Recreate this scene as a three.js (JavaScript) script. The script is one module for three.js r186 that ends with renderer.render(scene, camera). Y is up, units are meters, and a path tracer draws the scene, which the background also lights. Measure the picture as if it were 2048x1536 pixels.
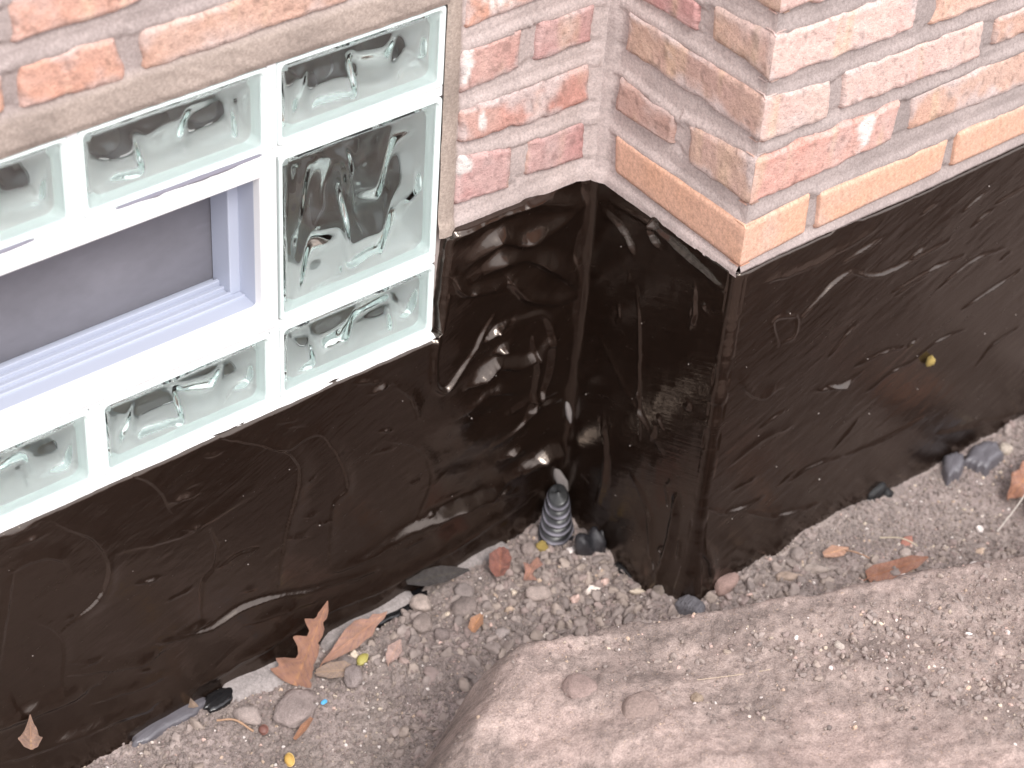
import * as THREE from 'three';
import { mergeGeometries } from 'three/addons/utils/BufferGeometryUtils.js';

// ------------------------------------------------------------------ camera, sky, sun, exposure
const scene = new THREE.Scene();
const camera = new THREE.PerspectiveCamera(20.415, 4 / 3, 0.05, 200);
camera.position.set(-1.1411, 1.7830, 1.3999);
camera.up.set(0.3653, 0.7716, -0.5208);
camera.lookAt(-1.1411 + 0.5179, 1.7830 - 0.6333, 1.3999 - 0.5750);
camera.focus = 2.18;
camera.userData.fStop = 5.5;

const renderer = new THREE.WebGLRenderer({ antialias: true });
renderer.toneMapping = THREE.LinearToneMapping;
renderer.toneMappingExposure = 1.9;
renderer.shadowMap.enabled = true;

const SKY_W = 128, SKY_H = 64;
{ // an even overcast, a little brighter overhead
  const data = new Float32Array(SKY_W * SKY_H * 4);
  for (let j = 0; j < SKY_H; j++) {
    const up = Math.sin(((j + 0.5) / SKY_H - 0.5) * Math.PI);
    const l = up > 0 ? 0.82 + 0.5 * Math.pow(up, 0.8) : 0.3;
    for (let i = 0; i < SKY_W; i++) {
      const o = (j * SKY_W + i) * 4;
      data[o] = l * 1.0; data[o + 1] = l * 0.985; data[o + 2] = l * 1.03; data[o + 3] = 1;
    }
  }
  const sky = new THREE.DataTexture(data, SKY_W, SKY_H, THREE.RGBAFormat, THREE.FloatType);
  sky.mapping = THREE.EquirectangularReflectionMapping;
  sky.magFilter = THREE.LinearFilter; sky.needsUpdate = true;
  scene.background = sky; scene.environment = sky;
}
const sun = new THREE.DirectionalLight(new THREE.Color(1, 0.965, 0.92), 1.45);
sun.position.set(-1.6, 5.6, 4.6); sun.target.position.set(0, 0.3, 0);
sun.castShadow = true; sun.shadow.radius = 40; sun.shadow.mapSize.set(2048, 2048);
Object.assign(sun.shadow.camera, { left: -3, right: 3, top: 3, bottom: -3, near: 0.5, far: 20 });
scene.add(sun, sun.target);

// ------------------------------------------------------------------ helpers
let seed = 20231;
const rnd = () => { seed = (seed * 1664525 + 1013904223) >>> 0; return seed / 4294967296; };
const rr = (a, b) => a + (b - a) * rnd();
const clamp = (x, a = 0, b = 1) => Math.min(b, Math.max(a, x));
const sstep = (a, b, x) => { const t = clamp((x - a) / (b - a)); return t * t * (3 - 2 * t); };
const lerp = (a, b, t) => a + (b - a) * t;
function hash(x, y, z) {
  let h = Math.imul(x, 374761393) ^ Math.imul(y, 668265263) ^ Math.imul(z, 2147483647 ^ 0x5bd1e995);
  h = Math.imul(h ^ (h >>> 13), 1274126177); h ^= h >>> 16;
  return (h >>> 0) / 4294967296;
}
function vn(x, y, z = 0) { // value noise, -1 .. 1
  const xi = Math.floor(x), yi = Math.floor(y), zi = Math.floor(z);
  let a = x - xi, b = y - yi, c = z - zi;
  a = a * a * (3 - 2 * a); b = b * b * (3 - 2 * b); c = c * c * (3 - 2 * c);
  const l = (p, q, t) => p + (q - p) * t;
  const f = (k) => l(l(hash(xi, yi, zi + k), hash(xi + 1, yi, zi + k), a), l(hash(xi, yi + 1, zi + k), hash(xi + 1, yi + 1, zi + k), a), b);
  return 2 * l(f(0), f(1), c) - 1;
}
function fbm(x, y, z = 0, n = 4) {
  let s = 0, a = 0.5;
  for (let i = 0; i < n; i++) { s += a * vn(x, y, z); x = x * 2.03 + 17.1; y = y * 2.03 + 5.3; z = z * 2.03 + 9.7; a *= 0.5; }
  return s;
}
function worley(x, y) { // [distance to the nearest point, id]
  const xi = Math.floor(x), yi = Math.floor(y); let d = 9, id = 0;
  for (let j = -1; j < 2; j++) for (let i = -1; i < 2; i++) {
    const px = xi + i + hash(xi + i, yi + j, 7), py = yi + j + hash(xi + i, yi + j, 19);
    const q = Math.hypot(px - x, py - y); if (q < d) { d = q; id = hash(xi + i, yi + j, 41); }
  }
  return [d, id];
}
const used = {};
function numbered(n) { const k = used[n] = (used[n] ?? -1) + 1; return k ? n + '_' + String(k).padStart(3, '0') : n; }
function mesh(name, geo, mat, parent = scene) {
  const m = new THREE.Mesh(geo, mat); m.name = numbered(name); m.castShadow = m.receiveShadow = true; parent.add(m); return m;
}
function tag(o, label, category, extra = {}) { o.userData = { label, category, ...extra }; return o; }
function group(name, label, category, extra) { const g = new THREE.Group(); g.name = numbered(name); scene.add(g); return tag(g, label, category, extra); }
// a grid of nu x nv points -> indexed geometry with smooth normals
function gridGeo(nu, nv, point, { uv, color, flip = false, keep } = {}) {
  const pos = new Float32Array(nu * nv * 3), uvs = new Float32Array(nu * nv * 2), col = color ? new Float32Array(nu * nv * 3) : null, idx = [];
  for (let j = 0; j < nv; j++) for (let i = 0; i < nu; i++) {
    const k = j * nu + i, p = point(i, j); pos.set(p, k * 3);
    uvs.set(uv ? uv(i, j, p) : [i / (nu - 1), j / (nv - 1)], k * 2);
    if (col) col.set(color(i, j, p), k * 3);
    if (i < nu - 1 && j < nv - 1 && (!keep || keep(i, j))) {
      const a = k, b = k + 1, c = k + nu, d = k + nu + 1;
      if (flip) idx.push(a, c, b, b, c, d); else idx.push(a, b, c, b, d, c);
    }
  }
  const g = new THREE.BufferGeometry();
  g.setAttribute('position', new THREE.BufferAttribute(pos, 3)); g.setAttribute('uv', new THREE.BufferAttribute(uvs, 2));
  if (col) g.setAttribute('color', new THREE.BufferAttribute(col, 3));
  g.setIndex(idx); g.computeVertexNormals(); return g;
}
function boxGeo(x0, x1, y0, y1, z0, z1) {
  const g = new THREE.BoxGeometry(x1 - x0, y1 - y0, z1 - z0); g.translate((x0 + x1) / 2, (y0 + y1) / 2, (z0 + z1) / 2); return g;
}
function bevelBox(x0, x1, y0, y1, z0, z1, b = 0.0012) { // a box with its front edges chamfered
  const s = new THREE.Shape(); const r = b * 1.2;
  s.moveTo(x0 + r, y0 + b); s.lineTo(x1 - r, y0 + b); s.lineTo(x1 - b, y0 + r); s.lineTo(x1 - b, y1 - r); s.lineTo(x1 - r, y1 - b); s.lineTo(x0 + r, y1 - b); s.lineTo(x0 + b, y1 - r); s.lineTo(x0 + b, y0 + r); s.closePath();
  const g = new THREE.ExtrudeGeometry(s, { depth: z1 - z0 - 2 * b, bevelEnabled: true, bevelThickness: b, bevelSize: b, bevelSegments: 2, steps: 1 });
  g.translate(0, 0, z0 + b); return g;
}
function dataTex(n, m, f, srgb = false) { // f(u, v) in 0..1 -> [r, g, b] 0..1
  const d = new Uint8Array(n * m * 4);
  for (let j = 0; j < m; j++) for (let i = 0; i < n; i++) { const c = f(i / n, j / m), o = (j * n + i) * 4; d[o] = clamp(c[0]) * 255; d[o + 1] = clamp(c[1]) * 255; d[o + 2] = clamp(c[2]) * 255; d[o + 3] = 255; }
  const t = new THREE.DataTexture(d, n, m); t.wrapS = t.wrapT = THREE.RepeatWrapping; t.magFilter = THREE.LinearFilter; if (srgb) t.colorSpace = THREE.SRGBColorSpace; t.needsUpdate = true; return t;
}
// tileable fbm on a torus: integer periods
function tvn(u, v, p, q, s) { // tile noise with p x q cells
  const x = u * p, y = v * q, xi = Math.floor(x), yi = Math.floor(y); let a = x - xi, b = y - yi; a = a * a * (3 - 2 * a); b = b * b * (3 - 2 * b);
  const h = (i, j) => hash(((i % p) + p) % p, ((j % q) + q) % q, s);
  return lerp(lerp(h(xi, yi), h(xi + 1, yi), a), lerp(h(xi, yi + 1), h(xi + 1, yi + 1), a), b);
}
const tf = (u, v, p, q, s, n = 4) => { let r = 0, a = 0.5; for (let i = 0; i < n; i++) { r += a * tvn(u, v, p << i, q << i, s + i); a *= 0.5; } return r / (1 - Math.pow(0.5, n)); };
const C = (r, g, b) => new THREE.Color().setRGB(r, g, b);
const std = (o) => new THREE.MeshStandardMaterial(o), phys = (o) => new THREE.MeshPhysicalMaterial(o);

// ------------------------------------------------------------------ the place, in metres: x along the walls, y up from the trench floor, z towards the viewer
const XC = 0.2134, D = 0.2286, TOP = 0.77;   // inner corner, depth of the jog, top of the window
const TARTOP = 0.4985;

// textures
const texSand = dataTex(512, 512, (u, v) => { const g = tf(u, v, 32, 32, 3, 4), s = tf(u, v, 128, 128, 9, 2); const k = 0.55 + 0.45 * g + 0.35 * (s - 0.5); return [k, k, k]; });
const bumpSand = dataTex(512, 512, (u, v) => { const k = 0.5 * tf(u, v, 24, 24, 21, 4) + 0.5 * tf(u, v, 96, 96, 31, 2); return [k, k, k]; });
const texBrick = dataTex(512, 512, (u, v) => { const g = tf(u, v, 20, 26, 51, 5), s = tf(u, v, 110, 150, 61, 2); let k = 0.78 + 0.3 * (g - 0.5) + 0.4 * (s - 0.5); if (s < 0.2) k *= 0.72; return [k, k, k]; });
const bumpBrick = dataTex(512, 512, (u, v) => { const g = tf(u, v, 12, 20, 71, 5), s = tf(u, v, 90, 120, 81, 2); let k = 0.6 * g + 0.4 * s; if (s < 0.24) k -= 0.25; return [k, k, k]; });
const bumpTar = dataTex(1024, 1024, (u, v) => { // trowel drag lines run along u
  const drag = tf(u, v, 3, 90, 91, 3), fine = tf(u, v, 10, 260, 95, 2), blot = tf(u, v, 22, 30, 99, 3), pit = tf(u, v, 120, 120, 103, 2);
  let k = 0.34 * drag + 0.1 * fine + 0.42 * blot + 0.1 * pit; if (pit > 0.80) k += 0.14; return [k, k, k];
});
const roughTar = dataTex(512, 512, (u, v) => { const k = 0.25 + 0.5 * tf(u, v, 8, 30, 111, 4) + 0.15 * tf(u, v, 60, 60, 117, 2); return [k, k, k]; });
const texGround = dataTex(1024, 1024, (u, v) => {
  const g = tf(u, v, 24, 24, 131, 5), s = tf(u, v, 160, 160, 141, 2), t = tf(u, v, 90, 90, 151, 2);
  let k = 0.72 + 0.55 * (g - 0.5) + 0.5 * (s - 0.5); let r = k, gg = k, b = k;
  if (t > 0.80) { r += 0.25; gg += 0.2; b += 0.1; } if (t < 0.17) { r -= 0.2; gg -= 0.2; b -= 0.18; }
  return [r, gg, b];
});
const bumpGround = dataTex(1024, 1024, (u, v) => { const k = 0.5 * tf(u, v, 40, 40, 161, 4) + 0.5 * tf(u, v, 150, 150, 171, 3); return [k, k, k]; });
const rep = (t, s, r = 0) => { const c = t.clone(); c.repeat.set(1 / s, 1 / s); c.rotation = r; c.needsUpdate = true; return c; };

const M = {
  brick: std({ color: C(1.15, 1.15, 1.15), vertexColors: true, roughness: 0.92, map: rep(texBrick, 0.11), bumpMap: rep(bumpBrick, 0.09), bumpScale: 0.0011 }),
  smoothBrick: std({ color: C(1.1, 1.1, 1.1), vertexColors: true, roughness: 0.85, map: rep(texSand, 0.07), bumpMap: rep(bumpSand, 0.06), bumpScale: 0.0005 }),
  mortar: std({ color: C(1.22, 1.22, 1.22), vertexColors: true, roughness: 0.95, map: rep(texSand, 0.06), bumpMap: rep(bumpSand, 0.05), bumpScale: 0.0009 }),
  masonry: std({ color: C(0.36, 0.3, 0.28), roughness: 0.95 }),
  tar: phys({ color: C(0.0088, 0.0049, 0.0034), roughness: 0.36, roughnessMap: rep(roughTar, 0.17), bumpMap: rep(bumpTar, 0.26), bumpScale: 0.0004, ior: 1.85, specularColor: C(1, 0.86, 0.76) }),
  tarGloss: phys({ color: C(0.006, 0.006, 0.007), roughness: 0.24, bumpMap: rep(bumpTar, 0.2), bumpScale: 0.0006, ior: 1.56 }),
  tarLump: phys({ color: C(0.02, 0.019, 0.023), roughness: 0.24, bumpMap: rep(bumpTar, 0.2), bumpScale: 0.0006, ior: 1.75 }),
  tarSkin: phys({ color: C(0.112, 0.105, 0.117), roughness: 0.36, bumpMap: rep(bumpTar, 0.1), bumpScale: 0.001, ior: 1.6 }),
  white: std({ color: C(0.82, 0.82, 0.82), roughness: 0.55, bumpMap: rep(bumpSand, 0.06), bumpScale: 0.0003 }),
  whiteMortar: std({ color: C(0.8, 0.79, 0.78), roughness: 0.8, bumpMap: rep(bumpSand, 0.04), bumpScale: 0.0006 }),
  vinyl: std({ color: C(0.44, 0.47, 0.56), roughness: 0.42 }),
  glass: phys({ color: C(0.97, 1, 0.99), roughness: 0.0, transmission: 1, thickness: 0.01, ior: 1.5, attenuationColor: C(0.8, 0.93, 0.9), attenuationDistance: 0.14 }),
  liner: std({ color: C(0.965, 0.98, 0.978), roughness: 0.5 }),
  rim: std({ color: C(0.78, 0.87, 0.855), roughness: 0.4 }),
    sill: std({ color: C(0.88, 0.84, 0.75), roughness: 0.9 }),
  room: std({ color: C(0.62, 0.57, 0.57), roughness: 0.95 }),
};

// ------------------------------------------------------------------ ground: trench floor, bank, far ground
const EDGE = [[-2.2, 1.05], [-1.2, 0.98], [-0.62, 0.78], [-0.40, 0.52], [-0.31, 0.41], [-0.287, 0.370], [-0.250, 0.346], [-0.158, 0.292], [-0.095, 0.287], [0.027, 0.343], [0.120, 0.381], [0.238, 0.427], [0.429, 0.507], [0.577, 0.566], [0.9, 0.66], [2.2, 0.9]];
function edgeDist(x, z) { // signed: positive on the bank
  let best = 9, sg = 1;
  for (let i = 0; i < EDGE.length - 1; i++) {
    const [ax, az] = EDGE[i], [bx, bz] = EDGE[i + 1], dx = bx - ax, dz = bz - az;
    const t = clamp(((x - ax) * dx + (z - az) * dz) / (dx * dx + dz * dz)), qx = ax + t * dx - x, qz = az + t * dz - z, d = Math.hypot(qx, qz);
    if (d < best) { best = d; sg = dx * (z - az) - dz * (x - ax) > 0 ? 1 : -1; }
  }
  return best * sg;
}
const wallZ = (x) => (x < XC ? 0 : D);
function groundY(x, z) {
  let y = 0.006 + 0.036 * Math.exp(-Math.pow((x - 0.36) / 0.2, 2)) * sstep(0.16, 0.24, z) + 0.012 * sstep(0.55, 0.8, x);
  y += 0.012 * fbm(x * 9, z * 9, 3, 3) + 0.004 * fbm(x * 40, z * 40, 5, 3);
  y += 0.012 * sstep(0.1, 0.3, z - wallZ(x));
  return y;
}
function groundFine(x, z) {
  const big = clamp(0.45 + 1.3 * fbm(x * 7 + 3, z * 7, 11, 2)); // where clods are coarse
  const [d1, i1] = worley(x * 80, z * 80), [d2, i2] = worley(x * 190 + 9, z * 190);
  return groundY(x, z) + big * 0.0075 * (0.3 + i1) * Math.sqrt(Math.max(0, 1 - d1 * d1 * 1.6)) + 0.003 * (0.3 + i2) * Math.max(0, 1 - d2 * 1.2) + 0.0012 * fbm(x * 300, z * 300, 1, 2);
}
const soil = (x, z, k = 0) => {
  const a = 0.5 + 0.9 * fbm(x * 14, z * 14, 21, 4), b = worley(x * 95, z * 95)[1];
  const v = 0.205 + 0.07 * a + 0.05 * (b - 0.5) + k;
  const warm = 0.5 + fbm(x * 30, z * 30, 31, 2);
  return [v * 1.10, v * (0.93 + 0.03 * warm), v * (0.885 + 0.0 * warm)];
};
{
  const xs = [], zs = [];
  for (let x = -2; x < -0.62; x += 0.03) xs.push(x); for (let x = -0.62; x < 0.9; x += 0.0027) xs.push(x); for (let x = 0.9; x <= 2.2; x += 0.03) xs.push(x);
  for (let z = -0.06; z < 0.6; z += 0.0027) zs.push(z); for (let z = 0.6; z < 1.2; z += 0.03) zs.push(z);
  const g = gridGeo(xs.length, zs.length, (i, j) => { const x = xs[i], z = zs[j]; const fine = x > -0.62 && x < 0.9 && z < 0.6; return [x, fine ? groundFine(x, z) : groundY(x, z), z]; },
    { uv: (i, j, p) => [p[0], p[2]], color: (i, j, p) => soil(p[0], p[2]), flip: true, keep: (i, j) => !(xs[i] > XC + 0.06 && zs[j] < D - 0.06) && edgeDist(xs[i], zs[j]) < 0.08 });
  tag(mesh('ground', g, std({ color: C(1.58, 1.50, 1.47), vertexColors: true, roughness: 0.97, map: rep(texGround, 0.13), bumpMap: rep(bumpGround, 0.1), bumpScale: 0.0022 })), 'grey brown gravelly trench floor along the foot of the tarred wall', 'ground', { kind: 'structure' });
}
function bankY(x, z) {
  let d = edgeDist(x, z) + 0.012 * fbm(x * 16, z * 16, 51, 3);
  const wl = sstep(0.0, -0.16, x) * sstep(0.25, 0.32, z), soft = lerp(0.06, 0.15, wl); d += 0.012 + 0.07 * wl;
  const top = 0.222 + 0.10 * sstep(0.02, 0.5, d) + 0.012 * fbm(x * 6, z * 6, 61, 3) + 0.005 * fbm(x * 25, z * 25, 63, 3) + 0.006 * fbm(x * 5 + z * 3, z * 26 - x * 10, 65, 2);
  const t = clamp((d + 0.02) / soft), steep = Math.sqrt(1 - (1 - t) * (1 - t)), gentle = t * (2 - t) * 0.45 + sstep(0, 1, t) * 0.55;
  return lerp(-0.06, top, lerp(steep, gentle, wl));
}
{
  const xs = [], zs = [];
  for (let x = -2; x < -0.5; x += 0.04) xs.push(x); for (let x = -0.5; x < 0.75; x += 0.004) xs.push(x); for (let x = 0.75; x <= 2.2; x += 0.04) xs.push(x);
  for (let z = 0.24; z < 0.95; z += 0.004) zs.push(z); for (let z = 0.95; z <= 1.45; z += 0.03) zs.push(z);
  const gritty = (x, z) => clamp(0.55 + 1.5 * fbm(x * 5.5 + 2, z * 9 - x * 3, 71, 4) + 0.5 * sstep(0.05, 0.35, x) + 0.9 * fbm(x * 22, z * 30, 73, 3) + 0.35 * sstep(-0.16, -0.26, x));
  const g = gridGeo(xs.length, zs.length, (i, j) => {
    const x = xs[i], z = zs[j]; let y = bankY(x, z);
    if (x > -0.5 && x < 0.75 && z < 0.95) { const [d, id] = worley(x * 120, z * 120); y += 0.002 * fbm(x * 60, z * 60, 7, 3); y += gritty(x, z) * 0.004 * id * Math.max(0, 1 - d * d * 1.5) + 0.001 * fbm(x * 200, z * 200, 3, 2); }
    return [x, y, z];
  }, {
    uv: (i, j, p) => [p[0], p[2]], flip: true, keep: (i, j) => edgeDist(xs[i], zs[j]) > -0.1,
    color: (i, j, p) => { const q = gritty(p[0], p[2]), n = fbm(p[0] * 20, p[2] * 34, 75, 4); const v = lerp(0.235, 0.175, q) + 0.085 * n; return [v * 1.1, v * lerp(0.87, 0.9, q), v * lerp(0.80, 0.825, q)]; },
  });
  tag(mesh('soil_bank', g, std({ color: C(2.06, 1.99, 1.94), vertexColors: true, roughness: 0.97, map: rep(texGround, 0.17), bumpMap: rep(bumpGround, 0.14), bumpScale: 0.002 })), 'pale dusty bank of packed soil rising in front of the trench', 'soil bank', { kind: 'structure' });
}
{
  const s = new THREE.Shape([[-40, -40], [40, -40], [40, 40], [-40, 40]].map(([x, y]) => new THREE.Vector2(x, y)));
  s.holes.push(new THREE.Path([[-1.95, 4], [2.15, 4], [2.15, -1.4], [-1.95, -1.4]].map(([x, y]) => new THREE.Vector2(x, y))));
  const g = new THREE.ShapeGeometry(s); g.rotateX(-Math.PI / 2); g.translate(0, 0.2, 0);
  tag(mesh('yard', g, std({ color: C(0.3, 0.25, 0.225), roughness: 1, map: rep(texGround, 0.4) })), 'bare soil yard running away from the house', 'yard', { kind: 'structure' });
}

// ------------------------------------------------------------------ house wall: masonry behind, mortar, bricks, tar
const house = group('house_wall', 'brick house wall with a stepped corner above a black tarred foundation', 'wall');
{
  const b = [
    boxGeo(-3, -0.83, -1.3, 2.8, -0.3, -0.006), boxGeo(-0.83, XC + 0.02, TOP + 0.004, 2.8, -0.3, -0.006), boxGeo(-0.83, 0.002, -1.3, TOP - 0.403, -0.3, -0.006), boxGeo(0.002, XC + 0.02, -1.3, TOP + 0.004, -0.3, -0.006),
    boxGeo(XC + 0.008, 3, -1.3, 2.8, -0.3, D - 0.008),
  ];
  mesh('masonry', mergeGeometries(b), M.masonry, house);
}
// bricks: quads on each wall, millimetres, [u, v] from top left clockwise, v measured from the window top
const BA = {
  a1: [[19, -179], [93, -194], [92, -248], [21, -243]], a2: [[115, -196], [197, -200], [197, -250], [113, -243]], b: [[19, -125], [194, -128], [195, -178], [20, -168]],
  c1: [[17, -57], [98, -56], [94, -105], [18, -107]], c2: [[114, -56], [192, -57], [192, -106], [117, -103]], d1: [[22, 21], [133, 20], [127, -30], [21, -36]], d2: [[146, 20], [194, 20], [194, -34], [144, -32]],
  e1: [[-457, 143], [-324, 146], [-332, 104], [-455, 102]], e2: [[-309, 148], [-122, 155], [-125, 108], [-312, 107]], e0: [[-670, 142], [-472, 143], [-470, 102], [-668, 101]], e3: [[-108, 153], [14, 152], [13, 106], [-110, 106]],
  f0: [[-664, 80], [-468, 81], [-469, 44], [-663, 43]], f1: [[-453, 83], [-361, 83], [-353, 36], [-455, 39]], f2: [[-337, 78], [-118, 80], [-116, 38], [-336, 38]], f3: [[-102, 82], [7, 88], [7, 40], [-101, 38]],
};
const BB = {
  s: [[32, -207], [230, -210], [230, -261], [37, -252]], b2a: [[29, -136], [116, -143], [116, -176], [28, -180]], b2b: [[135, -138], [230, -128], [230, -186], [143, -182]], b3: [[30, -57], [230, -58], [230, -110], [32, -105]],
  b4a: [[35, 2], [129, -4], [129, -38], [36, -43]], b4b: [[147, 3], [230, 10], [230, -42], [150, -34]],
};
const BC = {
  s: [[210, -205], [303, -204], [306, -256], [210, -256]], c1b: [[318, -212], [519, -216], [518, -259], [322, -258]], c1c: [[532, -215], [735, -219], [734, -263], [536, -260]], c1d: [[748, -219], [950, -219], [950, -263], [748, -263]],
  b2b: [[210, -125], [421, -134], [420, -184], [210, -188]], c2b: [[441, -136], [640, -139], [640, -192], [446, -183]], c2c: [[653, -140], [850, -140], [850, -192], [653, -192]],
  b3: [[214, -62], [304, -70], [308, -117], [214, -113]], c3b: [[322, -67], [537, -75], [538, -124], [328, -113]], c3c: [[557, -79], [765, -82], [765, -126], [558, -116]], c3d: [[779, -82], [980, -82], [980, -126], [779, -126]],
  b4b: [[214, 8], [418, 0], [417, -48], [214, -44]], c4b: [[449, -4], [650, -8], [650, -64], [447, -57]], c4c: [[664, -8], [860, -8], [860, -64], [664, -64]],
};
// rows above the picture's top edge
for (let r = 0; r < 2; r++) {
  const y = 20 + 75 + r * 70; BA['x' + r] = [[22 + r * 4, y - 4], [96 + r * 30, y - 4], [96 + r * 30, y - 60], [22 + r * 4, y - 60]]; BA['xx' + r] = [[112 + r * 30, y - 4], [194, y - 4], [194, y - 60], [112 + r * 30, y - 60]];
  for (let k = 0; k < 4; k++) BA['t' + r + k] = [[-640 + k * 210 + r * 100, 215 + r * 70], [-442 + k * 210 + r * 100 - (k === 3 ? 190 : 0), 215 + r * 70], [-442 + k * 210 + r * 100 - (k === 3 ? 190 : 0), 162 + r * 70], [-640 + k * 210 + r * 100, 162 + r * 70]];
  BB['y' + r] = [[34, 85 + r * 70], [r ? 120 : 230, 85 + r * 70], [r ? 120 : 230, 30 + r * 70], [34, 30 + r * 70]];
  if (r) BB.yb1 = [[136, 155], [230, 155], [230, 100], [136, 100]];
  for (let k = 0; k < 4; k++) BC['y' + r + k] = [[(k ? 200 : 214) + k * 210 - (r && k ? 0 : 0), 78 + r * 70], [400 + k * 210, 78 + r * 70], [400 + k * 210, 24 + r * 70], [(k ? 200 : 214) + k * 210, 24 + r * 70]];
}
delete BA.x0; delete BA.xx0;
BA.x1 = [[22, 88], [126, 86], [126, 36], [22, 36]]; BA.xx1 = [[142, 86], [194, 86], [194, 34], [142, 36]];
const FACE = { // (u, v, out) in metres -> world
  A: (u, v, o) => [u, v, o], B: (u, v, o) => [XC - o, v, u], C: (u, v, o) => [u, v, D + o],
};
const COL = { // base colours as seen on the real bricks
  orange: [[0.60, 0.27, 0.17], [0.60, 0.33, 0.25]], pink: [[0.52, 0.27, 0.24], [0.58, 0.38, 0.34]], rose: [[0.53, 0.25, 0.25], [0.58, 0.37, 0.36]], salmon: [[0.62, 0.36, 0.26], [0.62, 0.42, 0.34]], tan: [[0.57, 0.39, 0.29], [0.55, 0.36, 0.31]], pale: [[0.70, 0.53, 0.47], [0.68, 0.46, 0.42]], brown: [[0.46, 0.27, 0.22], [0.50, 0.35, 0.31]], new: [[0.72, 0.42, 0.29], [0.70, 0.43, 0.32]], red: [[0.58, 0.25, 0.20], [0.60, 0.38, 0.33]],
};
for (const k in COL) if (k !== 'new') COL[k] = COL[k].map((c) => c.map((v, n) => lerp(v, [0.66, 0.46, 0.39][n], 0.28)));
const MORT = [0.50, 0.418, 0.395], MORTW = [0.375, 0.305, 0.26];
function brickFace(face, quad, kind, { r = 0.004, front = 0.004, rough = 1, arrisL = false, arrisR = false, smear = 0.5, splash } = {}) {
  const q = quad.map(([u, v]) => [u / 1000, v / 1000 + TOP]);
  const e0 = 0.293 * r;
  const w = Math.hypot(q[1][0] - q[0][0], q[1][1] - q[0][1]), h = Math.abs(q[0][1] - q[3][1]), nx = Math.max(10, Math.round(w / 0.0035)), ny = Math.max(8, Math.round(h / 0.0035));
  const s = rr(0, 50), [c0, c1] = COL[kind], tone = rr(0.93, 1.08), smearK = smear * rr(0.4, 1.4), stripe = rr(0, 9), fo = front + rr(-0.0012, 0.0012) * (rough > 0.5 ? 1 : 0.3), tx = rr(-0.0012, 0.0012) * rough, ty = rr(-0.001, 0.001) * rough, ou = rr(0, 3), ov = rr(0, 3);
  const drop = (e) => (e >= r ? 0 : r - Math.sqrt(Math.max(0, r * r - (r - e) * (r - e))));
  const NU = nx + 3, NV = ny + 3; // one skirt row on each side
  const st = (i, n) => clamp((i - 1) / n, 0, 1);
  return gridGeo(NU, NV, (i, j) => {
    const a = st(i, nx), b = st(j, ny), skirt = i === 0 || j === 0 || i === NU - 1 || j === NV - 1;
    let u = lerp(lerp(q[3][0], q[2][0], a), lerp(q[0][0], q[1][0], a), b), v = lerp(lerp(q[3][1], q[0][1], b), lerp(q[2][1], q[1][1], b), a);
    const eL = arrisL ? e0 + a * w : a * w, eR = arrisR ? e0 + (1 - a) * w : (1 - a) * w, eB = b * h, eT = (1 - b) * h;
    const near = sstep(0.02, 0, Math.min(arrisL ? 1 : eL, arrisR ? 1 : eR, eB, eT));
    const jag = 0.0035 * rough * near;
    u += jag * fbm(v * 60, u * 60 + s, s, 3) * (arrisL && a < 0.1 || arrisR && a > 0.9 ? 0.15 : 1.4); v += jag * fbm(u * 45 + s, v * 45, s + 7, 3) * 1.4;
    let o = fo + (a - 0.5) * 2 * tx * (arrisL || arrisR ? 0 : 1) + (b - 0.5) * 2 * ty + rough * (0.0011 * fbm(u * 45 + s, v * 70, s, 4) + 0.0008 * fbm(u * 160, v * 160 + s, s, 3));
    if (arrisL && a < 0.06 || arrisR && a > 0.94) o = lerp(o, front, 0.8);
    o -= drop(eL) + drop(eR) + drop(eB) + drop(eT);
    const chip = fbm(u * 50 + s * 3, v * 50, s + 2, 2); if (rough > 0.5 && chip > 0.33) o -= 0.006 * (chip - 0.33) * (0.4 + near * 2);
    if (skirt) o = -0.012;
    return FACE[face](u, v, o);
  }, {
    uv: (i, j) => { const a = st(i, nx), b = st(j, ny); return [ou + a * w, ov + b * h]; },
    color: (i, j) => {
      const a = st(i, nx), b = st(j, ny), u = a * w, v = b * h; let t = clamp(0.5 + 1.3 * fbm(u * 22 + s, v * 30, s, 4));
      let c = [0, 1, 2].map((k) => lerp(c0[k], c1[k], t) * tone);
      if (rough > 0.5) { const k = fbm(u * 55 + stripe, v * 9, s + 3, 2); if (k > 0.22) c = c.map((x, n) => lerp(x, [0.66, 0.47, 0.33][n], clamp((k - 0.22) * 5) * 0.55)); }
      const edge = Math.min(a * w, (1 - a) * w, b * h, (1 - b) * h), sm = clamp((fbm(u * 26 + s, v * 26, s + 9, 4) * 1.5 + sstep(0.012, 0.001, edge) * 0.42 * (rough > 0.5 ? 1 : 0.5) - 0.32 + 0.2 * smearK) * 2.2) * smearK * (rough > 0.5 ? 1 : 0.6);
      if (splash) { const [sa, sb, ra, rb] = splash, q = Math.hypot((a - sa) / ra, (b - sb) / rb) + 0.9 * fbm(u * 90, v * 60, 12, 3); if (q < 1) c = c.map((x, n) => lerp(x, [0.82, 0.78, 0.74][n], clamp((1 - q) * 3) * 0.9)); }
      const d = vn(u * 300 + s, v * 300, 4); const k = 1 + 0.07 * d - (rough > 0.5 && vn(u * 190, v * 190 + s, 9) > 0.72 ? 0.3 : 0);
      return c.map((x, n) => lerp(x, [0.6, 0.5, 0.48][n], clamp(sm, 0, 0.85)) * k);
    },
    keep: (i, j) => !((arrisL && i === 0) || (arrisR && i === NU - 2)),
  });
}
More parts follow.
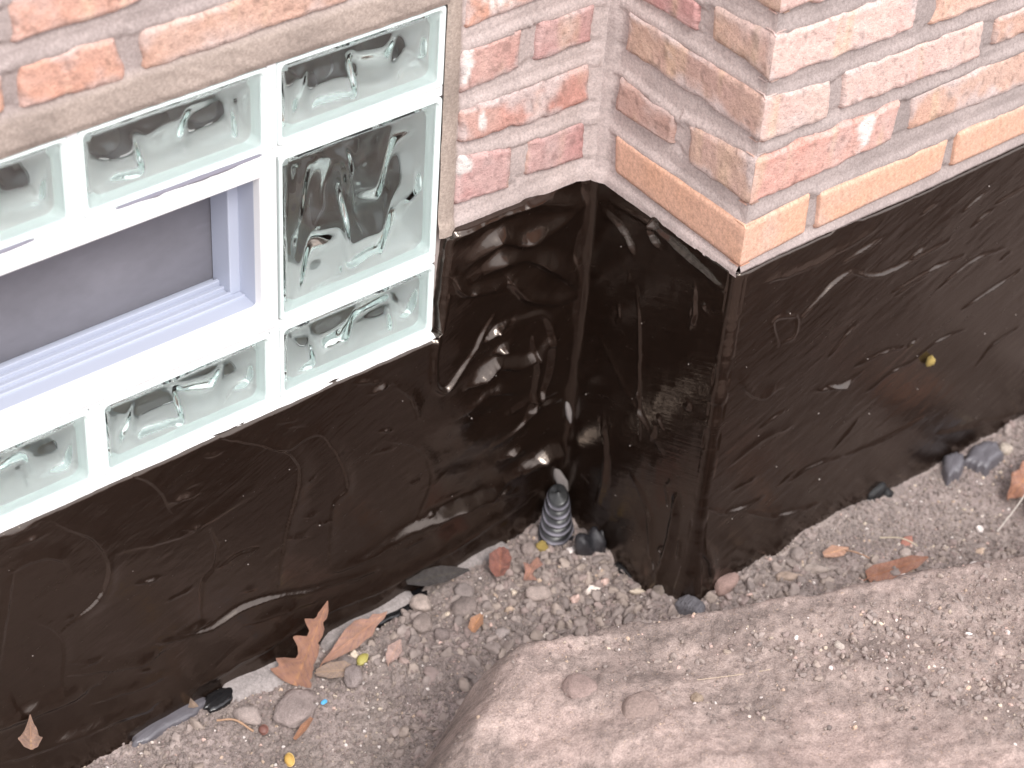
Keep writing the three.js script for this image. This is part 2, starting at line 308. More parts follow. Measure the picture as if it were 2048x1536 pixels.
const KIND_A = { a1: 'rose', a2: 'rose', b: 'red', c1: 'pink', c2: 'rose', d1: 'orange', d2: 'salmon', e1: 'orange', f1: 'orange', f2: 'salmon', f0: 'orange' };
for (const [k, q] of Object.entries(BA)) mesh('brick', brickFace('A', q, KIND_A[k] ?? ['orange', 'salmon', 'red', 'pink'][Math.floor(rnd() * 4)], { r: 0.0045, smear: k[0] === 'f' || k[0] === 'e' ? 0.45 : 0.65, splash: { d1: [0.42, 0.45, 0.22, 0.4], c1: [0.1, 0.5, 0.1, 0.5], b: [0.16, 0.5, 0.035, 0.3], a1: [0.05, 0.8, 0.2, 0.2] }[k] }), M.brick, house);
const KIND_B = { s: 'new', b2a: 'brown', b2b: 'tan', b3: 'tan', b4a: 'rose', b4b: 'tan' }, KIND_C = { s: 'new', c1b: 'new', c1c: 'new', c1d: 'new', b2b: 'red', c2b: 'salmon', c2c: 'salmon', b3: 'pale', c3b: 'pale', c3c: 'salmon', b4b: 'pale', c4b: 'salmon' };
for (const [k, q] of Object.entries(BB)) {
  const corner = q[1][0] === 230, isNew = k === 's', opt = { r: isNew ? 0.0022 : 0.004, rough: isNew ? 0.15 : 1, smear: isNew ? 0.3 : 0.7, front: 0.004 };
  const bq = corner ? q.map(([u, v]) => (u === 230 ? [(D + 0.004) * 1000 - 0.293 * opt.r * 1000, v] : [u, v])) : q;
  const gs = [brickFace('B', bq, KIND_B[k] ?? 'tan', { ...opt, arrisR: corner })];
  const ck = k === 'y0' ? 'y00' : k === 'yb1' ? 'y10' : k, cq = BC[ck];
  if (corner && cq) { const x0 = (XC - 0.004) * 1000 + 0.293 * opt.r * 1000; gs.push(brickFace('C', [[x0, q[1][1]], cq[1], cq[2], [x0, q[2][1]]], KIND_C[k] ?? 'pale', { ...opt, arrisL: true, splash: k === 'b2b' ? [0.76, 0.5, 0.07, 0.42] : undefined })); BC[ck].done = true; }
  mesh('brick', mergeGeometries(gs), isNew ? M.smoothBrick : M.brick, house);
}
for (const [k, q] of Object.entries(BC)) if (!q.done) { const n = k.startsWith('c1'); mesh('brick', brickFace('C', q, KIND_C[k] ?? ['pale', 'salmon', 'tan'][Math.floor(rnd() * 3)], { r: n ? 0.0022 : 0.004, rough: n ? 0.15 : 1, smear: n ? 0.35 : 0.7 }), n ? M.smoothBrick : M.brick, house); }

// mortar sheets: recessed joints with a ledge on top of each course
function mortar(face, u0, u1, v0, v1, quads, extra, dim = 1) {  // dim puts the shade of the joints into a sheet's colour
  const st = 0.003, nu = Math.round((u1 - u0) / st) + 1, nv = Math.round((v1 - v0) / st) + 1, Q = Object.values(quads).map((q) => q.map(([u, v]) => [u / 1000, v / 1000 + TOP]));
  const ed = new Float32Array(nu * nv), cm = [];
  const g = gridGeo(nu, nv, (i, j) => {
    const u = lerp(u0, u1, i / (nu - 1)), v = lerp(v0, v1, j / (nv - 1)); let o = -0.0006 + 0.0011 * fbm(u * 40, v * 40, 3, 3) + 0.0005 * fbm(u * 170, v * 170, 5, 2);
    for (const q of Q) {
      if (u < q[0][0] - 0.01 || u > q[1][0] + 0.01) continue;
      const t = clamp((u - q[0][0]) / (q[1][0] - q[0][0])), top = lerp(q[0][1], q[1][1], t), bot = lerp(q[3][1], q[2][1], t);
      const up = v - top, dn = bot - v;
      if (up > -0.004 && up < 0.009) o += 0.0042 * sstep(0.009, 0.003, up) * (0.6 + 0.5 * fbm(u * 20, 1, 2, 2));
      if (dn > -0.004 && dn < 0.007) o -= 0.0018 * sstep(0.007, 0.0, dn);
    }
    const ar = v < TARTOP + 0.001 ? 0 : face === 'B' ? sstep(D - 0.012, D - 0.002, u) : face === 'C' ? sstep(XC + 0.012, XC + 0.002, u) : 0; o = lerp(o, 0.001, ar);
    let w = 0; if (extra) { const r = extra(u, v, o); o = r[0]; w = r[1]; } cm[j * nu + i] = w;
    return FACE[face](u, v, o);
  }, { uv: (i, j) => [lerp(u0, u1, i / (nu - 1)) + (face === 'B' ? 0.37 : 0), lerp(v0, v1, j / (nv - 1))],
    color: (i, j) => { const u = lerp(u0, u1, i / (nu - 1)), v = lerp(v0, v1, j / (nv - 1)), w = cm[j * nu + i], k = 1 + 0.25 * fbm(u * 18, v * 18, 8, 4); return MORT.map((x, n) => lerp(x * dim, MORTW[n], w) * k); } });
  return mesh('mortar', g, M.mortar, house);
}
const cove = (d) => 0.006 * sstep(0.026, 0.012, d) + Math.pow(clamp((0.014 - d) / 0.014), 2) * 0.008; // raised bead in the inner corner
mortar('A', 0.0003, XC, TARTOP - 0.004, 1.0, BA, (u, v, o) => {
  const n = fbm(u * 30, v * 12, 4, 3), side = sstep(0.021, 0.016, u + 0.003 * n) * sstep(TOP + 0.05, TOP + 0.02, v);
  let p = lerp(o, 0.0026 + 0.0009 * n - 0.002 * sstep(0.005, 0.001, u), side) - (u < 0.001 ? 0.012 : 0);
  p = Math.max(p, o + cove(XC - u + 0.002 * n)); if (v < TARTOP + 0.02) p += 0.003 * sstep(0.016, 0.004, v - TARTOP);
  return [p, side];
});
mortar('A', -1.0, 0.0015, TOP - 0.001, 1.0, BA, (u, v, o) => {
  const n = fbm(u * 14, v * 30, 4, 3), n2 = fbm(u * 90 + v * 160, v * 30 - u * 12, 6, 2), band = sstep(TOP + 0.044, TOP + 0.032, v + 0.004 * n);
  return [lerp(o, 0.0042 + 0.0018 * n + 0.0012 * n2 - 0.0035 * sstep(0.006, 0.0, v - TOP - 0.001 * n), band), band * 0.85];
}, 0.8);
mortar('A', -1.0, -0.826, 0.36, TOP - 0.001, {}, null);
mortar('B', 0.0, D + 0.001, TARTOP - 0.004, 1.0, BB, (u, v, o) => { const n = fbm(u * 30, v * 12, 14, 3); let p = Math.max(o, o + cove(u + 0.002 * n)); if (v < TARTOP + 0.02) p += 0.004 * sstep(0.013, 0.003, v - TARTOP); return [p, 0]; });
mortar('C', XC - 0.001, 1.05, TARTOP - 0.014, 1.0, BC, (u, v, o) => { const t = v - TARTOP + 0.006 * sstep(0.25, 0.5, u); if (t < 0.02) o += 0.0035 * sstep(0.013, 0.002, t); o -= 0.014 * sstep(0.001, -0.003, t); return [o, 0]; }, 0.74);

// ------------------------------------------------------------------ the tar coat
// ridges left by the trowel: [points in mm, height mm, width on the upper side, width on the lower side]
const RA = [
  [[[-273, 362], [-216, 321], [-185, 288], [-179, 264], [-185, 228], [-199, 176], [-208, 121]], 2.4, 7, 1.6],
  [[[-213, 318], [-188, 306], [-169, 310], [-150, 304], [-123, 244], [-116, 209], [-133, 199], [-139, 120]], 1.9, 5, 1.8],
  [[[-453, 335], [-427, 307], [-415, 279], [-414, 251], [-427, 223], [-454, 211]], 2.6, 8, 2], [[[-514, 312], [-485, 312], [-461, 296], [-450, 261]], 1.3, 5, 2],
  [[[-380, 369], [-359, 347], [-345, 324], [-338, 299]], 1.4, 5, 2], [[[-292, 243], [-284, 209], [-288, 189], [-303, 176], [-308, 122]], -1.4, 2.2, 2.2], [[[-231, 187], [-259, 192], [-285, 186]], -1.5, 2, 2],
  [[[-128, 93], [-79, 90], [-30, 98], [6, 98], [39, 95], [85, 83], [118, 93]], 8.5, 11, 4], [[[-359, 118], [-331, 110], [-297, 101], [-255, 110], [-159, 81], [-79, 66]], 4.5, 5, 2.5],
  [[[-338, 118], [-318, 112], [-299, 112]], 2.6, 3.5, 2], [[[-246, 81], [-159, 65]], 2.5, 5, 2], [[[-440, 81], [-365, 67]], 2.4, 5, 2], [[[-460, 134], [-387, 103], [-363, 103]], 3, 6, 2.2], [[[-551, 114], [-508, 112], [-456, 105]], 7, 16, 10],
  [[[-85, 329], [-65, 330]], 2.6, 3, 2], [[[-52, 324], [-30, 292], [-22, 263]], 1.8, 5, 1.8], [[[-332, 306], [-308, 302]], 2.4, 3, 1.6], [[[-521, 358], [-484, 359]], 2.2, 3, 1.8], [[[-509, 341], [-480, 339]], 2, 3, 1.8],
  [[[-543, 190], [-523, 277], [-514, 312]], 1.5, 3, 3], [[[-300, 30], [-180, 45], [-60, 38], [60, 40], [150, 50]], 5, 12, 5], [[[-540, 60], [-460, 50], [-380, 40]], 4, 10, 5],
  [[[-500, 240], [-470, 190], [-478, 120]], 1.2, 4, 2], [[[-60, 250], [-20, 220], [0, 160], [-20, 110]], 1.2, 6, 2], [[[-390, 270], [-330, 255], [-250, 262]], 0.9, 6, 2],
  // thick smears beside the window
  [[[12, 496], [40, 499], [67, 501], [114, 496], [166, 476], [195, 461]], 6, 9, 12], [[[50, 453], [76, 465], [112, 447], [147, 446], [182, 452]], 7, 10, 6], [[[58, 426], [85, 431], [121, 420], [159, 393], [192, 359], [208, 345]], 7, 11, 5],
  [[[102, 397], [126, 366], [164, 343], [202, 333]], 5, 9, 5], [[[13, 442], [32, 414], [53, 405], [88, 396]], 4, 8, 4], [[[12, 415], [2, 367], [-2, 314], [4, 296], [15, 287], [25, 293], [58, 327], [84, 357]], 3.2, 2.4, 6],
  [[[72, 328], [100, 336]], 4.5, 4, 3], [[[91, 303], [106, 305]], 6, 5, 4], [[[61, 276], [89, 284], [134, 267], [170, 283]], 5, 10, 5], [[[114, 337], [159, 324], [171, 276], [168, 225], [142, 177], [98, 161]], 2.6, 4, 6],
  [[[111, 135], [138, 137]], 5.5, 6, 3], [[[140, 100], [175, 108], [208, 100]], 12, 12, 6], [[[6, 92], [65, 92], [152, 62]], 4, 9, 4], [[[45, 240], [90, 246], [125, 230]], 3.5, 8, 4], [[[120, 200], [150, 206], [180, 200]], 3.5, 7, 4], [[[140, 300], [150, 250], [148, 180]], 2.4, 5, 3],
];
const RB = [[[[91, 396], [101, 347], [123, 202]], 1.6, 3, 2], [[[29, 459], [62, 453], [82, 431]], 3.5, 6, 3], [[[42, 294], [90, 254], [128, 228], [156, 210]], 2, 6, 2], [[[193, 162], [194, 100], [191, 41]], 5, 6, 6], [[[103, 495], [100, 475], [117, 465]], 3.5, 5, 3], [[[174, 454], [180, 420], [176, 395]], 2.5, 3, 3], [[[60, 200], [75, 120], [70, 60]], 2.5, 6, 4], [[[120, 140], [150, 110], [170, 60]], 2, 5, 3], [[[40, 480], [90, 485], [150, 480], [215, 470]], 3, 5, 4]];
const RC = [
  [[[325, 393], [343, 407], [371, 423], [394, 425]], 2, 1.5, 2], [[[394, 425], [426, 406], [457, 396], [498, 396], [561, 398]], 1.7, 2.4, 1.4], [[[293, 371], [278, 409], [297, 407], [315, 396], [316, 371], [301, 371]], 0.8, 2, 2], [[[388, 310], [408, 330], [422, 337]], 1.6, 2, 1.6],
  [[[623, 274], [671, 280], [722, 288]], 1.8, 2, 1.6], [[[680, 159], [702, 181], [754, 189]], 1.6, 2, 1.6], [[[438, 272], [480, 271], [525, 262]], 1.6, 2.4, 1.6], [[[378, 264], [427, 248]], 2, 2.4, 1.5], [[[241, 343], [265, 312], [288, 300], [303, 300]], 2.2, 6, 2], [[[198, 286], [216, 292]], 4, 3, 3],
  [[[454, 128], [522, 118], [594, 118]], 1.8, 2.4, 1.4], [[[359, 138], [387, 143], [445, 129]], 2.2, 2.6, 1.6], [[[221, 169], [248, 146], [277, 138], [310, 136]], 2, 2.6, 1.8], [[[287, 127], [330, 96], [370, 83], [415, 72]], 2, 2.6, 1.6], [[[634, 72], [702, 52], [803, 28]], 1.9, 3, 1.5], [[[394, 264], [421, 251], [438, 250]], 2, 2.4, 1.6], [[[428, 150], [463, 178]], 1.6, 2, 1.8], [[[210, 123], [233, 78], [240, 45]], 4, 7, 4], [[[260, 470], [330, 462], [420, 468]], 1, 4, 2],
  [[[480, 360], [540, 366], [600, 362]], 1.5, 2, 1.4], [[[560, 330], [620, 345], [680, 340]], 1.4, 2, 1.4], [[[540, 230], [585, 240], [640, 236]], 1.5, 2, 1.4], [[[470, 220], [510, 232], [540, 230]], 1.5, 2, 1.4], [[[640, 420], [700, 425], [760, 420]], 1.5, 2, 1.5], [[[250, 220], [300, 232], [340, 228]], 1, 4, 2],
];
for (let k = 0; k < 16; k++) { const x = rr(250, 790), y = rr(90, 470), l = rr(12, 60), s = rr(0.05, 0.4); RC.push([[[x, y], [x + l * 0.5, y + l * s * 0.6], [x + l, y + l * s]], rr(0.6, 1.7), rr(1.2, 2.2), rr(1, 1.6)]); }
for (let k = 0; k < 26; k++) { const x = rr(-540, 0), y = rr(60, 355), l = rr(8, 34), s = rr(-0.5, 0.2); RA.push([[[x, y], [x + l * 0.5, y + l * s * 0.5 + rr(-2, 2)], [x + l, y + l * s]], rr(0.6, 1.7), rr(1.6, 3), rr(1, 2)]); }
for (let k = 0; k < 3; k++) { const x = rr(15, 185), y = rr(60, 480), l = rr(12, 50), s = rr(-0.6, 0.5); RA.push([[[x, y], [x + l * 0.5, y + l * s * 0.5 + rr(-5, 5)], [x + l, y + l * s]], rr(1.2, 3.2), rr(3, 6), rr(2, 4)]); }
for (let k = 0; k < 18; k++) { const x = rr(20, 215), y = rr(50, 470), l = rr(8, 26); RB.push([[[x, y], [x + rr(-5, 5), y - l * 0.5], [x + rr(-6, 10), y - l]], rr(0.8, 2.4), rr(1.5, 4), rr(1.5, 3)]); }
const prep = (R) => R.map(([pts, h, wu, wd]) => {
  const fine = [], cv = new THREE.CatmullRomCurve3(pts.map(([x, y]) => new THREE.Vector3(x / 1000, y / 1000, 0))), n = Math.max(4, Math.ceil(cv.getLength() / 0.008));
  for (let i = 0; i <= n; i++) { const p = cv.getPoint(i / n); fine.push([p.x, p.y, i / n]); }
  const m = 3 * Math.max(wu, wd) / 1000;
  return { p: fine, h: h * 1.45 / 1000, wu: wu / 1000, wd: wd / 1000, box: [Math.min(...fine.map((q) => q[0])) - m, Math.max(...fine.map((q) => q[0])) + m, Math.min(...fine.map((q) => q[1])) - m, Math.max(...fine.map((q) => q[1])) + m] };
});
for (const R of RC) { R[1] *= 1.3; R[2] *= 1.6; R[3] *= 1.0; }
for (const R of RA) if (R[0][0][0] <= 8 && R[1] > 0 && R[1] < 4) { R[2] *= 1.9; R[3] *= 0.9; }
for (const R of RA) if (R[0][0][0] > 8 && R[0][0][1] > 180) { R[1] *= 1.4; R[2] *= 1.2; R[3] *= 1.1; }
const TR = { A: prep(RA), B: prep(RB), C: prep(RC) };
function ridges(face, u, v) {
  let o = 0; u += 0.0022 * fbm(u * 60, v * 60, 77, 2); v += 0.0022 * fbm(u * 60, v * 60, 88, 2);
  for (const R of TR[face]) {
    if (u < R.box[0] || u > R.box[1] || v < R.box[2] || v > R.box[3]) continue;
    let best = 1, bt = 0, bs = 1;
    for (let i = 0; i < R.p.length - 1; i++) {
      const [ax, ay, at] = R.p[i], [bx, by, bt2] = R.p[i + 1], dx = bx - ax, dy = by - ay, t = clamp(((u - ax) * dx + (v - ay) * dy) / (dx * dx + dy * dy)), d = Math.hypot(ax + t * dx - u, ay + t * dy - v);
      if (d < best) { best = d; bt = lerp(at, bt2, t); bs = dx * (v - ay) - dy * (u - ax) > 0 ? 1 : -1; }
    }
    const w = bs > 0 ? R.wu : Math.max(0.0011, R.wd * 0.65); if (best > 3 * w) continue;
    const taper = Math.pow(Math.sin(Math.PI * clamp(0.04 + 0.92 * bt)), 0.6) * (0.85 + 0.3 * vn(bt * 5, R.h * 9000, 3));
    o += R.h * taper * Math.exp(-(best / w) * (best / w));
  }
  return o;
}
function tarHeight(face, u, v, P) {
  let o = 0.003 + ridges(face, u, v);
  const [x, y, z] = P, thick = face === 'A' ? sstep(-0.03, 0.05, u) * sstep(0.02, 0.12, v) : 0;
  o += 0.0022 * fbm(x * 8, y * 8, z * 8 + 3, 2) + 0.00025 * fbm(x * 60, y * 60, z * 60, 2);
  if (face === 'A') { o += thick * (0.0085 * fbm(u * 10 - v * 4, v * 24 + u * 7, 5, 2) + 0.0004 * fbm(u * 60, v * 90, 8, 2)); o += 0.0003 * fbm(u * 40 + v * 8, v * 120 - u * 20, 15, 2) * (1 - thick); }
  if (face === 'B') o += 0.0004 * fbm(u * 70, v * 18, 25, 2);
  if (face === 'C') o += 0.00035 * fbm(u * 30 + v * 10, v * 120 - u * 40, 35, 3);
  // the coat swells where it was run down on to the soil
  const flare = face === 'A' ? 0.016 : face === 'B' ? 0.012 + 0.02 * sstep(0.1, 0.22, u) : 0.024 * (1 - 0.75 * sstep(0.3, 0.6, u));
  o += flare * Math.pow(clamp((0.13 - v) / 0.13), 2) * (1 + 0.7 * fbm(x * 14, y * 8, z * 14, 3));
  return o;
}
const tarTop = (x, z) => TARTOP + 0.0016 * fbm(x * 40, z * 40, 5, 3) + 0.0015 * vn(x * 14, z * 14, 7) + 0.0045 * sstep(0.12, 0.4, fbm(x * 16 + 5, z * 16, 3, 3));
{
  const parts = [], ang = { A: 0.4, B: 0.4, C: 0.4 };
  // left of the corner, under the window
  const us = []; for (let x = -1.2; x < -0.6; x += 0.01) us.push(x); for (let x = -0.6; x < 0.0025; x += 0.0013) us.push(x);
  const rows = 300, low = -0.05;
  const vAt = (j, top) => lerp(low, top, j / (rows - 1));
  parts.push(gridGeo(us.length, rows + 1, (i, j) => {
    const u = us[i], t = TOP - 0.4035 + 0.0016 * fbm(u * 22, 3, 5, 3) + 0.0007 * fbm(u * 90, 3, 9, 2), v = vAt(Math.min(j, rows - 1), t), P = [u, v, 0];
    let o = tarHeight('A', u, v, P) + 0.0045; o -= 0.0035 * sstep(0.004, 0, t - v); if (j === rows) o = -0.006;
    return FACE.A(u, v, o);
  }, { uv: (i, j, p) => { const c = Math.cos(ang.A), s = Math.sin(ang.A); return [p[0] * c + p[1] * s, -p[0] * s + p[1] * c]; } }));
  // beside the window, into the corner, along the return and round the outer corner: one sheet
  const cols = [], ri = 0.017, ro = 0.006;
  const put = (f, u, x, z, nx, nz) => cols.push({ f, u, x, z, nx, nz });
  for (let x = 0.0; x < XC - ri; x += 0.0013) put('A', x, x, 0, 0, 1);
  for (let k = 0; k <= 8; k++) { const a = (k / 8) * Math.PI / 2, x = XC - ri + ri * Math.sin(a), z = ri - ri * Math.cos(a); put(k < 4 ? 'A' : 'B', k < 4 ? x : z, x, z, -Math.sin(a), Math.cos(a)); }
  for (let z = ri + 0.0013; z < D - ro; z += 0.0013) put('B', z, XC, z, -1, 0);
  for (let k = 0; k <= 6; k++) { const a = (k / 6) * Math.PI / 2; put(k < 3 ? 'B' : 'C', k < 3 ? D - ro + ro * Math.sin(a) : XC + ro - ro * Math.cos(a), XC + ro - ro * Math.cos(a), D - ro + ro * Math.sin(a), -Math.cos(a), Math.sin(a)); }
  for (let x = XC + ro + 0.0013; x < 0.9; x += 0.0015) put('C', x, x, D, 0, 1);
  for (let x = 0.9; x < 1.3; x += 0.01) put('C', x, x, D, 0, 1);
  const R2 = 400;
  parts.push(gridGeo(cols.length + 1, R2 + 1, (i, j) => {
    const c = cols[Math.max(0, i - 1)], side = i === 0, topEdge = j === R2;
    let t = tarTop(c.x, c.z) - (c.f === 'C' ? 0.006 * sstep(0.25, 0.5, c.u) : 0); if (c.f === 'A') t -= 0.006 * sstep(0.012, 0, c.u);
    const v = lerp(low, t, Math.min(j, R2 - 1) / (R2 - 1)), P = [c.x, v, c.z];
    let o = tarHeight(c.f, c.u, v, P) + (c.f === 'A' ? 0.0045 * sstep(0.1, 0.0, c.u) : 0);
    // blend the two faces' relief across the corners
    if (c.f === 'A' && c.u > XC - 0.012 || c.f === 'B' && c.u < 0.012) o = lerp(o, 0.004 + 0.0018 * fbm(P[1] * 30, 1, 2, 3), 0.7);
    if (c.f === 'B' && c.u > D - 0.01 || c.f === 'C' && c.u < XC + 0.01) o = lerp(o, 0.003 + 0.003 * fbm(P[1] * 45, 4, 2, 3) + 0.02 * Math.pow(clamp((0.16 - v) / 0.16), 2), 0.75);
    o -= c.f === 'A' ? 0.0055 * sstep(0.006, 0, t - v) : 0.004 * sstep(0.0022, 0, t - v);
    if (c.f === 'A') { const e = c.u + 0.003 * fbm(v * 30, 3, 3, 3); o -= 0.005 * sstep(0.007, 0.0, e) * sstep(0.36, 0.40, v); }
    let x = c.x; if (c.f === 'A' && v > 0.37) x += 0.0035 * (1 + fbm(v * 40, 9, 3, 3)) * sstep(0.02, 0, c.u) + 0.007 * sstep(0.40, TARTOP, v) * sstep(0.03, 0, c.u);
    if (topEdge || (side && v > 0.36)) o = -0.007;
    return [x + c.nx * o, v, c.z + c.nz * o];
  }, { uv: (i, j, p) => { const c = cols[Math.max(0, i - 1)], u = c.f === 'B' ? XC + c.u : c.f === 'C' ? c.u + D : c.u, a = ang[c.f === 'A' ? 'A' : c.f], k = Math.cos(a), s = Math.sin(a); return [u * k + p[1] * s, -u * s + p[1] * k]; } }));
  mesh('tar_coating', mergeGeometries(parts), M.tar, house).userData.label = 'trowelled coat of black tar over the foundation';
}
// ledges of the footing that show between tar and soil, and two spots that the tar missed
function slab(x0, x1, z0, z1, y, h) {
  const n = 26, m = 10;
  return gridGeo(n, m, (i, j) => { const a = i / (n - 1), b = j / (m - 1), x = lerp(x0, x1, a), wz = lerp(z0, z1, b) + 0.007 * fbm(x * 40, b * 2, 7, 3) * b, edge = Math.min(a, 1 - a) * 8; return [x, y + 0.002 * fbm(x * 60, wz * 60, 3, 3) - h * (1 - Math.sqrt(clamp(edge))) - h * sstep(0.75, 1, b), wz]; }, { flip: true, uv: (i, j, p) => [p[0], p[2]] });
}
const footMat = std({ color: C(0.4, 0.355, 0.34), roughness: 0.95, map: rep(texSand, 0.08), bumpMap: rep(bumpSand, 0.05), bumpScale: 0.001 });
for (const [x0, x1, z0, z1, y] of [[-0.30, -0.20, 0.0, 0.052, 0.016], [-0.165, -0.02, 0.0, 0.04, 0.014], [0.03, 0.12, 0.0, 0.034, 0.012]]) mesh('footing', slab(x0, x1, z0, z1, y, 0.02), footMat, house);
for (const [x, y, z, w, h, t] of [[0.2005, 0.058, 0.0135, 0.007, 0.024, 0.3], [0.2052, 0.164, 0.0088, 0.0035, 0.016, 0.1]]) {
  const g = new THREE.SphereGeometry(1, 14, 10); const p = g.attributes.position;
  for (let i = 0; i < p.count; i++) { const k = 1 + 0.35 * fbm(p.getX(i) * 1.7 + x * 99, p.getY(i) * 1.7, p.getZ(i) * 1.7, 3); p.setXYZ(i, p.getX(i) * w * k, p.getY(i) * h * k, p.getZ(i) * 0.004); }
  g.computeVertexNormals(); g.rotateY(-Math.PI / 4); g.rotateX(-0.2); g.rotateZ(t); g.translate(x, y, z); mesh('bare_patch', g, footMat, house);
}

// ------------------------------------------------------------------ glass block window
const win = group('glass_block_window', 'glass block basement window with a white vent opening in the brick wall', 'window');
const BW = 0.195, BH = 0.0905;
const H4 = (v) => TOP - v;
const wave = (x, y, s) => { // moulded ripple: bands that jog sideways in steps
  const a = x * 2 * Math.PI, b = y * 2 * Math.PI;
  return 0.0031 * Math.sin(b / 0.088 + 1.9 * Math.tanh(3 * Math.sin(a / 0.1 + s * 2)) + s) + 0.0026 * Math.sin(a / 0.13 + 1.3 * Math.sin(b / 0.11 + s)) + 0.0005 * Math.sin(a / 0.045 + b / 0.06 + s);
};
function lensGeo(w, h, z0, z1, inset, s, wavyFront) { // solid pane: flat face on one side, rippled on the other, rounded rim
  const st = 0.0026, nx = Math.round(w / st), ny = Math.round(h / st), pos = [], idx = [], uv = [];
  const side = (zf, wv, sg) => { for (let j = 0; j <= ny; j++) for (let i = 0; i <= nx; i++) {
    const x = (i / nx - 0.5) * w, y = (j / ny - 0.5) * h, e = Math.min(w / 2 - Math.abs(x), h / 2 - Math.abs(y));
    let z = zf; if (wv) z += sg * wave(x, y, s) * sstep(inset, inset + 0.022, e);
    else { const r = 0.005; if (e < r) z -= sg * (r - Math.sqrt(r * r - (r - e) * (r - e))) * 0.7; }
    pos.push(x, y, z); uv.push(x, y);
  } };
  side(z0, wavyFront, 1); side(z1, !wavyFront, -1);
  const N = (nx + 1) * (ny + 1), id = (i, j, k) => k * N + j * (nx + 1) + i;
  for (let j = 0; j < ny; j++) for (let i = 0; i < nx; i++) { let a = id(i, j, 0), b = id(i + 1, j, 0), c = id(i, j + 1, 0), d = id(i + 1, j + 1, 0); idx.push(a, b, c, b, d, c); a += N; b += N; c += N; d += N; idx.push(a, c, b, b, c, d); }
  const rim = []; for (let i = 0; i < nx; i++) rim.push([i, 0]); for (let j = 0; j < ny; j++) rim.push([nx, j]); for (let i = nx; i > 0; i--) rim.push([i, ny]); for (let j = ny; j > 0; j--) rim.push([0, j]);
  rim.forEach(([i, j], k) => { const [p, q] = rim[(k + 1) % rim.length], a = id(i, j, 0), b = id(p, q, 0), c = id(i, j, 1), d = id(p, q, 1); idx.push(a, c, b, b, c, d); });
  const g = new THREE.BufferGeometry(); g.setAttribute('position', new THREE.Float32BufferAttribute(pos, 3)); g.setAttribute('uv', new THREE.Float32BufferAttribute(uv, 2)); g.setIndex(idx); g.computeVertexNormals(); return g;
}
function linerGeo(w, h, zs) { // the four inner sides of a block: rings of a rounded rectangle, [inset, z, corner radius]
  const seg = 6, ring = ([ins, z, r]) => { const out = [], a = w / 2 - ins, b = h / 2 - ins; for (const [cx, cy, t0] of [[a - r, b - r, 0], [-a + r, b - r, 1], [-a + r, -b + r, 2], [a - r, -b + r, 3]]) for (let k = 0; k <= seg; k++) { const t = (t0 + k / seg) * Math.PI / 2; out.push([cx + r * Math.cos(t), cy + r * Math.sin(t), z]); } return out; };
  const rings = zs.map(ring), n = rings[0].length, pos = [], idx = [];
  // each band keeps its own vertices so that the edges stay crisp
  for (let k = 0; k < rings.length - 1; k++) { const o = pos.length / 3; for (const R of [rings[k], rings[k + 1]]) for (const p of R) pos.push(...p); for (let i = 0; i < n; i++) { const a = o + i, b = o + (i + 1) % n; idx.push(a, b, a + n, b, b + n, a + n); } }
  const g = new THREE.BufferGeometry(); g.setAttribute('position', new THREE.Float32BufferAttribute(pos, 3)); g.setIndex(idx); g.computeVertexNormals(); return g;
}
const shapes = {};
function glassBlock(x0, yTop, w, h, s) { // x0 = right edge
  const key = h > 0.1 ? 'full' : 'half', g = new THREE.Group(); g.name = numbered('glass_block'); win.add(g); g.position.set(x0 - w / 2, yTop - h / 2, 0);
  const k = key + s; shapes[k] ??= { f: lensGeo(w - 0.0095, h - 0.0095, -0.0021, -0.0115, 0.009, s, false), b: lensGeo(w - 0.026, h - 0.026, -0.066, -0.075, 0.002, s + 1.3, true), l: linerGeo(w, h, [[0.0002, -0.014, 0.003], [0.0002, -0.0024, 0.003], [0.0007, -0.0012, 0.0035], [0.0016, -0.0006, 0.004], [0.0028, -0.0006, 0.005], [0.0038, -0.0013, 0.006], [0.0046, -0.0030, 0.006], [0.0135, -0.0138, 0.010]]), i: linerGeo(w, h, [[0.0135, -0.0138, 0.010], [0.0138, -0.062, 0.009], [0.0142, -0.078, 0.009]]) };
  mesh('glass_face', shapes[k].f, M.glass, g); mesh('rim', shapes[k].l, M.rim, g); mesh('inner_side', shapes[k].i, M.liner, g); mesh('back_face', shapes[k].b, M.glass, g);
  return g;
}
const COLX = [0, -0.2065, -0.4125, -0.6185];
for (let c = 0; c < 4; c++) {
  glassBlock(COLX[c], TOP - 0.003, BW, BH, [0.3, 1.1, 2.2, 0.7][c]); glassBlock(COLX[c], TOP - 0.310, BW, BH, [1.7, 0.3, 2.2, 1.1][c]);
  if (c === 0 || c === 3) glassBlock(COLX[c], TOP - 0.106, BW, 0.194, c ? 1.9 : 0.5);
}
